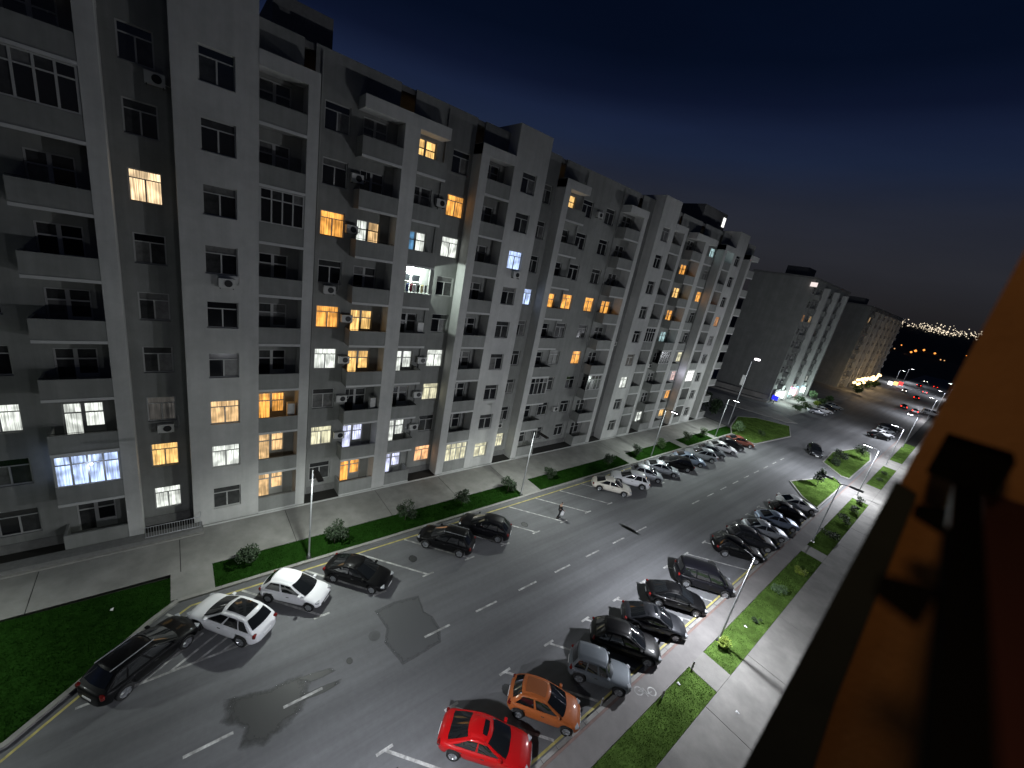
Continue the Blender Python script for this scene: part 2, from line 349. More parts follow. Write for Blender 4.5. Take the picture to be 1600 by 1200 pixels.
def spill(name, pts, z, mt, grow=.35):
    c = Vector((sum(p[0] for p in pts)/len(pts), sum(p[1] for p in pts)/len(pts))); n = len(pts)
    V = [(c.x, c.y, z)]; E = [1.0]
    for f, e in ((.55, 1.0), (1.0, .5), (1.0+grow, 0.0)):
        for p in pts: q = c+(Vector(p)-c)*f; V.append((q.x, q.y, z)); E.append(e)
    F = [(0, 1+k, 1+(k+1) % n) for k in range(n)]
    for r in range(2):
        for k in range(n): a = 1+r*n; F.append((a+k, a+n+k, a+n+(k+1) % n, a+(k+1) % n))
    me = bpy.data.meshes.new(name); me.from_pydata(V, [], F); me.materials.append(mt)
    at = me.attributes.new('edge', 'FLOAT', 'POINT'); at.data.foreach_set('value', E); link(name, me, kind='structure')
REP = ragged('asphalt_repair', (.078, .080, .083), .72, 1.6, .14, .30); WETM = ragged('wet_stain', (.036, .037, .037), .5, 2.4, .22, .70)
spill('asphalt_repair', [(-18.5, 8.95), (-18.62, 10.2), (-18.3, 11.85), (-17.0, 11.6), (-16.4, 11.9), (-15.4, 11.9), (-14.6, 11.5), (-14.5, 10.2), (-14.45, 9.0), (-16.2, 8.65), (-17.0, 9.1)], .004, REP, .10)
spill('wet_stain', [(-17.0, 1.2), (-16.8, 2.0), (-16.55, 2.8), (-16.6, 3.6), (-16.5, 4.2), (-15.9, 4.4), (-15.3, 4.2), (-14.85, 3.8), (-14.5, 3.1), (-14.25, 2.2), (-14.6, 1.4), (-15.3, 1.7), (-16.0, 1.0)], .0045, WETM, .30)
spill('wet_stain', [(-16.5, 4.0), (-16.35, 4.9), (-16.2, 5.6), (-15.95, 5.75), (-15.9, 5.2), (-16.0, 4.5)], .0050, WETM, .35)
spill('wet_stain', [(-15.5, 4.1), (-15.45, 5.0), (-15.35, 5.8), (-15.15, 5.75), (-15.1, 5.0), (-15.2, 4.2)], .0055, WETM, .35)
spill('oil_spot', [(-16.1+.2*math.cos(t), 6.6+.16*math.sin(t)) for t in np.linspace(0, 6.28, 12)[:-1]], .0045, WETM)
spill('oil_streak', [(-15.9+1.0*math.cos(t), 33.2+.3*math.sin(t)+.25*math.cos(t)) for t in np.linspace(0, 6.28, 14)[:-1]], .0045, WETM)
for k, (x, y) in enumerate(((-10.2, 13.3), (-9.4, 20.1), (-21.6, 13.0), (-21.0, 23.8), (-9.2, 36.6))): spill('oil_spot', [(x+.35*math.cos(t), y+.3*math.sin(t)) for t in np.linspace(0, 6.28, 12)[:-1]], .0055, WETM)
mh = MB(); mh.tube([(-16.9, 8.3, -.02), (-16.9, 8.3, .012)], .34, 20); S('manhole_cover', mh, PATCH)
m = MB(); m.poly([(-15.9+.9*math.cos(t), 33.2+.22*math.sin(t)+.25*math.cos(t), .0045) for t in np.linspace(0, 6.28, 14)[:-1]]); S('oil_streak', m, WET)

# ---- grass blades (one uncountable mass)
def inside(poly, x, y):
    c = False; n = len(poly)
    for i in range(n):
        (xa, ya), (xb, yb) = poly[i], poly[(i+1) % n]
        if (ya > y) != (yb > y) and x < (xb-xa)*(y-ya)/(yb-ya)+xa: c = not c
    return c
GRS = (([], []), ([], []))
for p in GR:
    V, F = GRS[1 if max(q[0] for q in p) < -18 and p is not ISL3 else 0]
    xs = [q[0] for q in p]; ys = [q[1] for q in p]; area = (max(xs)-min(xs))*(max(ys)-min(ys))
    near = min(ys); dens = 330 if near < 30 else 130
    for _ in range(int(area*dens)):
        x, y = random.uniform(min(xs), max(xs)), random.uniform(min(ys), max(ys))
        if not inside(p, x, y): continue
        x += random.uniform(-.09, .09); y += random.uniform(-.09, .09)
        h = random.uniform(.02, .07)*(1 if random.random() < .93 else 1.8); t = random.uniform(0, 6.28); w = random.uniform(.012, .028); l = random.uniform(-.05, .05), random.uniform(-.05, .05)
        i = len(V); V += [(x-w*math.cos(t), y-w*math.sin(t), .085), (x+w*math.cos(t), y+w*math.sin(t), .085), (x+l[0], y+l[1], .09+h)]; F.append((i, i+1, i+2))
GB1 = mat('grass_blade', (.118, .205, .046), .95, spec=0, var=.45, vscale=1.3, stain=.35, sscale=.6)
GB2 = mat('grass_blade_dimmed', (.016, .056, .007), .95, spec=0, var=.45, vscale=1.3, stain=.3, sscale=.6)  # same grass on the left, its shade put into a darker blade colour
for nm, (V, F), m_ in (('grass', GRS[0], GB1), ('grass_dimmed', GRS[1], GB2)):
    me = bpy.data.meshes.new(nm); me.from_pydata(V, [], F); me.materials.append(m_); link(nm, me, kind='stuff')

for i, (x, y, lb) in enumerate(((-4.35, 31.6, 'white scrap of paper on the lawn past the lime shrub'), (-4.9, 22.6, 'white scrap of paper on the near right lawn'), (-25.3, -3.4, 'pale scrap of paper on the dark left lawn'), (-2.0, 24.2, 'small pale scrap of paper on the wide slab path'))):
    m = MB(); m.v = [(-.10, -.05, .0), (.09, -.07, .03), (.12, .06, .01), (-.07, .08, .05), (0, 0, .07)]
    for q in ((0, 1, 4), (1, 2, 4), (2, 3, 4), (3, 0, 4), (3, 2, 1, 0)): m.f.append(q); m.m.append(0)
    o = m.obj('litter', PLATE, loc=(x, y, .125)); o['label'] = lb; o['category'] = 'litter'; o['group'] = 'scraps of paper on the ground'
# ================================================================== BUILDINGS
XF, XR = -31.3, -32.65
Z0, FH = 0.3, 3.41
def zf(k): return Z0+FH*k
# ---- window meshes, facing +X, origin at the middle of the sill (y across, z up)
def PF(w, x=0.0): return lambda u, v, q: (x+q, u, v)
def win_mesh(kind):
    f = MB(); holes = []
    if kind == 'sash':
        w, h, tr = 1.68, 1.73, 1.22
        holes = [(-w/2+.07, w/2-.07, tr+.06, h-.07), (-w/2+.07, -.04, .07, tr), (.04, w/2-.07, .07, tr)]
    elif kind == 'narrow':
        w, h, tr = 1.45, 1.73, 1.22
        holes = [(-w/2+.07, w/2-.07, tr+.06, h-.07), (-w/2+.07, -.035, .07, tr), (.035, w/2-.07, .07, tr)]
    elif kind == 'triple':
        w, h, tr = 2.3, 1.73, 1.22
        xs = [-w/2+.07, -.42, -.34, .34, .42, w/2-.07]
        holes = [(xs[0], xs[1], .07, tr), (xs[2], xs[3], .07, tr), (xs[4], xs[5], .07, tr), (xs[0], xs[3], tr+.06, h-.07), (xs[4], xs[5], tr+.06, h-.07)]
    elif kind == 'door':     # balcony door beside a window, both with top lights
        w, h, tr = 1.78, 2.55, 1.85
        holes = [(-w/2+.08, -.12, .25, tr), (-w/2+.08, -.12, tr+.08, h-.08), (.06, w/2-.08, .98, tr), (.06, w/2-.08, tr+.08, h-.08)]
    elif kind == 'glazed':   # balcony closed in with a window wall
        w, h, tr = 2.5, 2.05, 1.42
        q = (w-.12)/4; xs = [-w/2+.06+q*i for i in range(5)]
        for i in range(4): holes += [(xs[i]+.04, xs[i+1]-.04, .07, tr), (xs[i]+.04, xs[i+1]-.04, tr+.07, h-.07)]
    if kind == 'door':
        # outline steps: full plate, the lower right part is wall behind the parapet (covered by the plate itself)
        f.plate(-w/2, w/2, 0, h, holes, PF(0), .07)
    else: f.plate(-w/2, w/2, 0, h, holes, PF(0), .07)
    fm = f.mesh('window_'+kind, FRAME)
    panes = []
    for a, b, c, d in holes:
        p = MB(); p.quad((-.045, a-.01, c-.01), (-.045, b+.01, c-.01), (-.045, b+.01, d+.01), (-.045, a-.01, d+.01)); panes.append(p.mesh('pane_'+kind, GLASS))
    sh = MB(); sh.quad((-.05, -w/2+.02, .02), (-.05, w/2-.02, .02), (-.05, w/2-.02, h-.02), (-.05, -w/2+.02, h-.02)); sheetm = sh.mesh('pane_'+kind, GLASS)
    sl = MB(); sl.box(-.05, .09, -w/2-.06, w/2+.06, -.05, -.002); sill = sl.mesh('sill', SLAB)
    return dict(w=w, h=h, frame=fm, panes=panes, sheet=sheetm, sill=sill)
WK = {k: win_mesh(k) for k in ('sash', 'narrow', 'triple', 'door', 'glazed')}
GL = {
 'orange': curtain_glow('room_orange', (1.0, .44, .09), 1.55, .34, 7), 'yellow': curtain_glow('room_yellow', (1.0, .60, .20), 1.6, .36, 8),
 'warm': curtain_glow('room_warm', (1.0, .64, .30), 1.25, .38, 10), 'cream': curtain_glow('room_cream', (1.0, .72, .42), 1.7, .3, 14),
 'white': curtain_glow('room_white', (.95, 1.0, .92), 1.25, .42, 11), 'bright': glow('room_bright', (1.0, 1.0, .97), 1.6),
 'pale': curtain_glow('room_pale', (1.0, .95, .64), 1.05, .42, 10), 'blue': curtain_glow('room_blue', (.50, .64, 1.0), 1.8, .35), 'sky': curtain_glow('room_skyblue', (.22, .55, .95), .7),
 'bluewhite': curtain_glow('room_bluewhite', (.70, .74, 1.0), 1.5, .4), 'cyan': curtain_glow('room_cyan', (.62, .92, .95), .8), 'pink': curtain_glow('room_pink', (1.0, .68, .62), 1.0),
 'peach': curtain_glow('room_peach', (1.0, .52, .24), 1.6, .5), 'dimorange': curtain_glow('room_dimorange', (1.0, .46, .18), .65), 'dim': curtain_glow('room_dim', (.6, .56, .5), .10), 'red': curtain_glow('room_red', (1.0, .22, .06), .3, 0.0),
}
def set_obj_mat(o, m):
    o.material_slots[0].link = 'OBJECT'; o.material_slots[0].material = m
def window(parent, kind, x, y, z, lit=None, fine=True, sill=False, face='x'):
    k = WK[kind]; w = link('window', k['frame'], parent, loc=(x, y, z))
    if face == '-y': w.rotation_euler = (0, 0, -math.pi/2)
    ms = lit if isinstance(lit, (list, tuple)) else None
    if fine:
        for i, pm in enumerate(k['panes']):
            p = link('pane', pm, w)
            if ms: set_obj_mat(p, ms[i % len(ms)])
            elif lit is not None: set_obj_mat(p, lit)
            else:
                q = random.random(); set_obj_mat(p, GLASSC if q < .16 else GLASSD if q < .62 else GLASS)
    else:
        p = link('pane', k['sheet'], w)
        if lit is not None: set_obj_mat(p, ms[0] if ms else lit)
        else:
            q = random.random(); set_obj_mat(p, GLASSC if q < .15 else GLASSD if q < .6 else GLASS)
    if sill: link('sill', k['sill'], w)
    return w

LIT = {}
for s in '''gd6 cream;k02 white;wm2 white;k01 blue;gd1 yellow;gd0 white;A2 warm;A1 white;gd2 dim;e2 orange;e1 warm;e0 warm;f6 orange;f4 orange;f3 white;f1 pale;g6 white;g4 yellow;g3 yellow;g1 bluewhite;g0 orange;h8 yellow;hw7 orange;h6 white;hw6 white;h3 white;hw3 white;hw2 pale;h1 white;hw0 peach;h0 bluewhite;B6 blue;gp5 blue;gp0 pale;i0 pale;B0 pale;j8 yellow;j5 orange;jw5 orange;kw5 orange;k5 orange;kw3 orange;C2 white;C3 dim;f28 red;g27 orange;h27 dimorange;g26 yellow;h26 dimorange;hw26 orange;i26 dimorange;g25 orange;D5 dimorange;g24 cyan;hw23 pale;hw22 pink;i22 bright;hw21 orange;g20 white;hw20 yellow;hw28 cyan;j26 orange'''.split(';'):
    a, c = s.split(); LIT[a] = c
GLAZED = {'k01', 'k07', 'e6', 'i0', 'j2', 'k2', 'g23', 'i22', 'e24'}
B1 = thing('apartment_building', 'long nine storey grey and white apartment block with many lit windows', 'apartment building', loc=(0, 0, 0))
TOPR, TOPW, TOPC = 33.1, 33.75, 31.15
def wall_x(x, y0, y1, z0, z1, holes, m, depth=.16, name='wall'):
    mb = MB(); mb.plate(y0, y1, z0, z1, holes, PF(0, x), depth); return mb.obj(name, m, B1)
def pillar(y0, y1, top=TOPC):
    mb = MB(); mb.box(XR-.05, XF, y0, y1, 0, top); mb.obj('pilaster', WHITE, B1)
def tower(y0, y1, yc, cid):
    holes = [(yc-.84, yc+.84, zf(k)+.97, zf(k)+2.70) for k in range(9)]
    wall_x(XF, y0, y1, 0, TOPW, holes, WHITE, .14, 'tower_wall')
    mb = MB(); mb.box(-37.0, XF-.145, y0, y0+.2, 0, TOPW-.004); mb.obj('side_wall', WHITE, B1)
    mb = MB(); mb.box(-37.0, XF-.145, y1-.2, y1, 0, TOPW-.004); mb.obj('side_wall', WHITE, B1)
    mb = MB(); mb.box(-37.0, XF-.01, y0+.2, y1-.2, TOPW-.25, TOPW-.05); mb.obj('roof', PLINTH, B1)
    for k in range(9):
        c = LIT.get(f'{cid}{k}'); window(B1, 'sash', XF-.13, yc, zf(k)+.97, GL.get(c), yc < 30, sill=yc < 30)
def recess_wall(y0, y1, wins, x=XR, name='recess_wall'):
    """wins: (centre, kind, id)"""
    holes = []
    for yc, kind, cid in wins:
        w, h = WK[kind]['w'], WK[kind]['h']
        for k in range(9):
            s = zf(k)+(0.02 if kind == 'door' else .97); holes.append((yc-w/2, yc+w/2, s, s+h))
    wall_x(x, y0, y1, 0, TOPR, holes, GREY, .15, name)
    for yc, kind, cid in wins:
        for k in range(9):
            c = LIT.get(f'{cid}{k}'); s = zf(k)+(0.02 if kind == 'door' else .97)
            lit = GL.get(c)
            if cid+str(k) == 'h6': lit = [GL['sky'], GL['sky'], GL['white'], GL['white']]
            if cid+str(k) == 'g6': lit = [GL['white'], GL['white'], GL['warm'], GL['warm']]
            if cid+str(k) in GLAZED: lit = GL.get(c) if cid+str(k) not in ('i0',) else GL['dim']
            window(B1, kind, x-.13, yc, s, lit, yc < 30, sill=kind != 'door' and yc < 30)
    mb = MB(); mb.box(XR-.02, XR+.06, y0+.01, y1-.01, 0, .75); mb.obj('plinth', PLINTH, B1)
def balcony(y0, y1, cid, first=0, left_end=False, right_end=False, yc=None):
    for k in range(first, 9):
        z = zf(k); mb = MB()
        bot = z-.17 if k else .05
        mb.prism([(XF-.02, bot), (XF-.02, z+1.13), (XF-.14, z+1.13), (XF-.14, z), (XR+.003, z), (XR+.003, bot)], 'y', y0+.004, y1-.004)
        b = mb.obj('balcony', GREY, B1); fix(b.data)
        e = MB(); e.box(XF-.10, XF+.012, y0+.004, y1-.004, z-.20, z-.03) if k else e.box(XF-.10, XF+.03, y0+.004, y1-.004, 0, .22)
        e.obj('slab_edge', SLAB, b)
        if left_end: e = MB(); e.box(XR+.004, XF-.145, y0+.004, y0+.12, z, z+1.126); e.obj('side_panel', GREY, b)
        if right_end: e = MB(); e.box(XR+.004, XF-.145, y1-.12, y1-.004, z, z+1.126); e.obj('side_panel', GREY, b)
        if cid+str(k) in GLAZED:
            c = LIT.get(f'{cid}{k}'); lit = GL.get(c)
            window(B1, 'glazed', XF-.04, (y0+y1)/2, z+1.14, lit, (y0+y1)/2 < 45).scale = (1, (y1-y0-.03)/2.5, 1.0)
        elif random.random() < .45:      # handrail / clutter line on top of the parapet
            e = MB(); e.tube([(XF-.08, y0+.05, z+1.22), (XF-.08, y1-.05, z+1.22)], .018, 5); e.obj('handrail', DARKM, b)
def roof_slab(y0, y1):
    mb = MB(); mb.box(XR+.002, XF+.015, y0, y1, TOPC-.02, TOPC+.0); 
    mb = MB(); mb.box(XR+.002, XF+.02, y0, y1, TOPC-.78, TOPC+.02); mb.obj('roof_slab', WHITE, B1)
def half_a(o, mirror, ids):
    """white tower + loggia + pilaster + recess + balcony, measured from the middle pilaster"""
    pass
def unit_towers(o, sfx):
    i = lambda s: s+sfx
    tower(o+.46, o+4.40, o+2.43, {'': 'A', '2': 'C'}[sfx])
    recess_wall(o+4.40, o+7.0, [(o+5.45, 'door', i('e'))]); balcony(o+4.40, o+7.0, i('e')); pillar(o+7.0, o+7.67); roof_slab(o+4.40, o+7.67)
    recess_wall(o+7.67, o+13.36, [(o+9.15, 'sash', i('f')), (o+11.75, 'door', i('g'))]); balcony(o+10.45, o+13.36, i('g'), left_end=True); pillar(o+13.36, o+14.54)
    recess_wall(o+14.54, o+20.05, [(o+15.75, 'door', i('h')), (o+19.0, 'sash', i('hw'))]); balcony(o+14.54, o+17.0, i('h'), right_end=True); roof_slab(o+10.45, o+17.05)
    pillar(o+20.05, o+20.88); recess_wall(o+20.88, o+23.55, [(o+22.1, 'door', i('i'))]); balcony(o+20.88, o+23.55, i('i')); roof_slab(o+20.05, o+23.55)
    tower(o+23.55, o+27.42, o+25.45, {'': 'B', '2': 'D'}[sfx])
def unit_gap(o, ids, upto=99):
    gp, j, jw, kw, k, gd = ids
    recess_wall(o+27.42, o+30.2, [(o+29.0, 'narrow', gp)]); pillar(o+30.2, o+31.0)
    if upto < 3: recess_wall(o+31.0, o+34.2, [(o+32.4, 'door', j)]); balcony(o+31.0, o+33.8, j, right_end=True); roof_slab(o+30.2, o+33.85); return
    recess_wall(o+31.0, o+44.1, [(o+32.4, 'door', j), (o+35.38, 'sash', jw), (o+39.4, 'sash', kw), (o+42.7, 'door', k)])
    balcony(o+31.0, o+33.8, j, right_end=True); balcony(o+41.2, o+44.1, k, left_end=True)
    roof_slab(o+30.2, o+33.85); roof_slab(o+41.2, o+44.1+.8)
    pillar(o+44.1, o+44.85); recess_wall(o+44.85, o+47.5, [(o+46.16, 'narrow', gd)])
# left wing (seen up to its second window)
recess_wall(-16.0, -2.95, [(-14.6, 'door', 'x'), (-11.66, 'sash', 'jx'), (-7.72, 'sash', 'wm'), (-4.45, 'door', 'k0')])
balcony(-5.84, -2.95, 'k0', left_end=True); roof_slab(-5.84, -2.2); pillar(-2.95, -2.22)
recess_wall(-2.22, .46, [(-.88, 'narrow', 'gd')])
unit_towers(0, ''); unit_gap(0, ('gp', 'j', 'jw', 'kw', 'k', 'gd2')); unit_towers(47.04, '2'); unit_gap(47.04, ('gp2', 'j2', '', '', '', ''), 2)
mb = MB(); mb.box(-46, XR-.16, 80.95, 81.24, 0, TOPR); mb.obj('gable_wall', WHITE, B1)
mb = MB(); mb.box(-46, XR-.16, -16, 80.95, TOPR-.4, TOPR-.05); mb.obj('roof', PLINTH, B1)
for a, b, h in ((5.5, 9, 2.2), (62.5, 70.3, 3.0)):
    mb = MB(); mb.box(-39.5, -34.2, a, b, TOPR-.05, TOPR+h); rh = mb.obj('roof_house', PLINTH, B1)
mb = MB(); mb.box(-34.19, -34.14, 69.2, 70.0, TOPR+1.0, TOPR+2.4); mb.obj('roof_lamp', GL['bright'], B1)
# vertical rain pipe and wall conduits
for y in (9.0-.95, 17.35, 34.3, 40.9): 
    mb = MB(); mb.tube([(XR+.09, y, .2), (XR+.09, y, TOPR-.3)], .055, 8); mb.obj('rain_pipe', GREY, B1)

# ---- outdoor air conditioner units fixed to the facade
def ac_mesh():
    a = MB(); a.box(0, .30, -.42, .42, -.29, .29); body = a.mesh('air_conditioner', ACM)
    f = MB(); f.tube([(.301, 0.08, 0), (.325, .08, 0)], .215, 18); fan = f.mesh('fan_grille', DARKM)
    b = MB(); b.box(-.10, .28, -.36, -.32, -.36, -.292); br = b.mesh('bracket', DARKM)
    return body, fan, br
AC = ac_mesh()
def ac(x, y, z):
    o = link('air_conditioner', AC[0], B1, loc=(x, y, z)); link('fan_grille', AC[1], o); link('bracket', AC[2], o); q = link('bracket', AC[2], o); q.location = (0, .68, 0)
    c = MB(); c.tube([(.05, .43, -.1), (-.02, .62, -.14), (-.05, .70, .1), (-.05, .70, .75)], .022, 5); c.obj('pipe', ACM, o)
for k in (7, 4, 3, 2, 1): ac(XR+.08, 10.50 if k < 5 else 10.6, zf(k)+1.85)
ac(XR+.08, 10.45, zf(6)+1.75)
for y, k, dz in ((9.1, 5, .55), (-.75, 2, .55), (-.2, 8, .5)): ac(XR+.08, y, zf(k)+dz)
for y, k in ((17.5, 1), (17.5, 2), (17.45, 7), (17.5, 3)): ac(XR+.08, y, zf(k)+1.75)
ac(XF+.06, 2.65, zf(5)+.52); ac(XF+.06, 25.75, zf(6)+.55)
for y, k, dz in ((28.4, 1, .55), (37.4, 1, 1.8), (37.3, 8, 1.6), (34.4, 7, .8), (46.3, 4, .5), (56.9, 3, .5)): ac(XR+.08, y, zf(k)+dz)

# ---- bright drying balcony: lamp, laundry
BZ = zf(5)
lg = thing('balcony_lamp', 'glaring white lamp on the ceiling of the balcony hung with laundry', 'lamp', loc=(XR+.55, 15.5, BZ+3.05))
mb = MB(); mb.tube([(0, 0, .0), (0, 0, .16)], [.10, .05], 10); mb.obj('bulb', glow('bulb_white', (.93, 1, .95), 30), lg)
pl = bpy.data.lights.new('balcony_light', 'POINT'); pl.energy = 950; pl.color = (.86, 1.0, .92); pl.shadow_soft_size = .06
po = bpy.data.objects.new('balcony_light', pl); COL.objects.link(po); po.location = (XR+.75, 15.5, BZ+2.85); po.parent = None
cols = [('dark blue', (.02, .03, .10)), ('maroon', (.12, .01, .02)), ('white', (.6, .6, .6)), ('black', (.012, .012, .014)), ('pale yellow', (.5, .42, .2)), ('grey', (.2, .2, .2))]
for i, (n, c) in enumerate(cols):
    y = 14.85+.33*i; mb = MB()
    m_ = 5; rows = []
    for a in range(m_):
        for b in range(3):
            u, v = b/2-.5, a/(m_-1)
            mb.v.append((.03*math.sin(6*u+i)+.02*math.sin(9*v), u*(.26-.04*math.sin(3*v)), -.62*v-.1*math.cos(5*u)*v))
    for a in range(m_-1):
        for b in range(2): q = a*3+b; mb.f.append((q, q+1, q+4, q+3)); mb.m.append(0)
    o = mb.obj('garment', mat('cloth_'+n.replace(' ', '_'), c, .9), loc=(XF-.16, y, BZ+1.85), smooth=True)
    sm = o.modifiers.new('thick', 'SOLIDIFY'); sm.thickness = .012
    o['label'] = f'{n} garment drying on the line of the brightly lit balcony'; o['category'] = 'laundry'; o['group'] = 'laundry on the bright balcony'
mb = MB(); mb.tube([(XF-.16, 14.6, BZ+1.86), (XF-.16, 16.9, BZ+1.86)], .008, 5); o = mb.obj('clothes_line', DARKM); o['label'] = 'thin clothes line across the brightly lit balcony'; o['category'] = 'clothes line'
# soft glow of the lit balconies onto their own walls
def room_light(y, k, col, e, x=XF-.5, dz=2.7):
    l = bpy.data.lights.new('balcony_light', 'POINT'); l.energy = e; l.color = col; l.shadow_soft_size = .1
    o = bpy.data.objects.new('balcony_light', l); COL.objects.link(o); o.location = (x, y, zf(k)+dz)
room_light(5.6, 2, (1, .55, .15), 7); room_light(-4.3, 1, (.65, .75, 1), 20, XF+.25, 2.3); room_light(65.9, 2, (.80, .80, 1), 60, XF-.3); room_light(68.4, 8, (.7, .95, 1), 24, XF-.4)

for y, k, w, lb in ((16.6, 4, .55, 'tall white cabinet on the balcony under the bright drying balcony'), (6.6, 2, .5, 'pale cabinet on the balcony with the orange lit room by the second pilaster'), (12.95, 2, .45, 'white cabinet on the dark balcony two floors above the lowest orange lit balcony')):
    m = MB(); m.box(-.25, .25, -w/2, w/2, 0, 2.0); o = m.obj('cabinet', ACM, loc=(XR+.75, y, zf(k)+.003)); o['label'] = lb; o['category'] = 'cabinet'; o['group'] = 'cabinets on the balconies'
# ---- railing by the left entrance, with every baluster its own piece
rl = thing('entrance_railing', 'low metal railing beside the recessed entrance near the left pilaster', 'railing', loc=(-30.62, 0, .48))
for z in (.08, .86):
    mb = MB(); mb.tube([(0, -2.15, z), (0, .8, z), (-.62, .82, z)], .025, 6); mb.obj('rail', METAL, rl)
bm_ = MB(); bm_.tube([(0, 0, .08), (0, 0, .86)], .014, 5); bme = bm_.mesh('baluster', METAL)
y = -2.1
while y < .8: link('baluster', bme, rl, loc=(0, y, 0)); y += .135
# ================================================================== FAR BUILDINGS
def far_block(label, x_front, y0, y1, zt, depth, nf=9, seed=1, lit_p=.06):
    rr = random.Random(seed)
    b = thing('apartment_building', label, 'apartment building')
    mb = MB(); mb.box(x_front-depth, x_front, y0, y1, 0, zt); mb.obj('wall', mat('far_render', (.25, .255, .24), .9, var=.06, stain=.12, streak=(1.5, 1.5, .06), samt=.08), b)
    mb = MB(); mb.box(x_front-depth-.1, x_front+.12, y0-.1, y1+.1, zt, zt+.5); mb.obj('roof', PLINTH, b)
    mb = MB(); mb.box(x_front-depth*.6, x_front-depth*.25, y0+5, y0+11, zt+.5, zt+3); mb.obj('roof_house', PLINTH, b)
    y = y0+1.6; n = 0
    while y < y1-2:
        if n % 4 == 3:
            mb = MB(); mb.box(x_front, x_front+1.25, y-.7, y+.3, 0, zt-1.2); mb.obj('pilaster', WHITE, b)
            y += 1.4
        else:
            kind = 'sash' if n % 4 != 1 else 'door'
            for k in range(nf):
                c = None
                if rr.random() < lit_p: c = GL[rr.choice(['white', 'pale', 'warm', 'dimorange', 'white', 'dim'])]
                window(b, kind, x_front+.05, y, zf(k)+.9, c, False)
                if kind == 'door':
                    e = MB(); e.box(x_front+.005, x_front+1.15, y-1.1, y+1.1, zf(k)-.15, zf(k)+1.05); e.obj('balcony', GREY, b)
            y += 2.9
        n += 1
    return b
far_block('second grey apartment block with a blank gable beyond the side street', -32.2, 119.8, 156, 32.0, 14.5, seed=3)
far_block('third dim apartment block farther along the road above warm shop lights', -32.2, 194, 272, 31.0, 14.5, seed=8)
# ================================================================== CARS
def lerp(a, b, t): return a+(b-a)*t
def interp(x, pts):
    for (xa, ya), (xb, yb) in zip(pts, pts[1:]):
        if x <= xb: return lerp(ya, yb, max(0, min(1, (x-xa)/(xb-xa))))
    return pts[-1][1]
CAR = {  # lengths in metres, x runs rear to front
 'sedan': dict(L=4.55, W=1.80, wb=2.66, r=.325, top=[(-2.275, .70), (-2.2, .86), (-2.0, .97), (-1.6, 1.0), (-1.2, .99), (.9, .95), (1.2, .93), (1.7, .84), (2.05, .72), (2.2, .60), (2.275, .48)], cab=(-1.93, -.80, .12, 1.18), roof=1.43, belt=.92),
 'hatch': dict(L=3.95, W=1.74, wb=2.48, r=.315, top=[(-1.975, .78), (-1.9, .93), (-1.7, .99), (-1.2, 1.0), (.8, .97), (1.05, .95), (1.5, .85), (1.8, .72), (1.92, .60), (1.975, .48)], cab=(-1.90, -1.30, .06, 1.12), roof=1.50, belt=.94),
 'suv': dict(L=4.55, W=1.88, wb=2.68, r=.37, top=[(-2.275, .85), (-2.2, 1.0), (-2.0, 1.07), (-1.2, 1.08), (.8, 1.06), (1.2, 1.04), (1.75, .96), (2.05, .85), (2.2, .72), (2.275, .58)], cab=(-2.16, -1.50, .05, 1.22), roof=1.65, belt=1.02),
 'boxy': dict(L=3.75, W=1.68, wb=2.2, r=.36, top=[(-1.875, .95), (-1.8, 1.0), (-1.0, 1.0), (.6, .99), (.75, .98), (1.72, .92), (1.84, .78), (1.875, .6)], cab=(-1.80, -1.50, .26, .72), roof=1.66, belt=.97),
 'van': dict(L=4.75, W=1.92, wb=3.0, r=.34, top=[(-2.375, .98), (-2.28, 1.08), (-1.2, 1.1), (1.2, 1.06), (1.6, 1.03), (2.2, .86), (2.34, .7), (2.375, .6)], cab=(-2.27, -2.08, .80, 1.75), roof=1.86, belt=1.05),
}
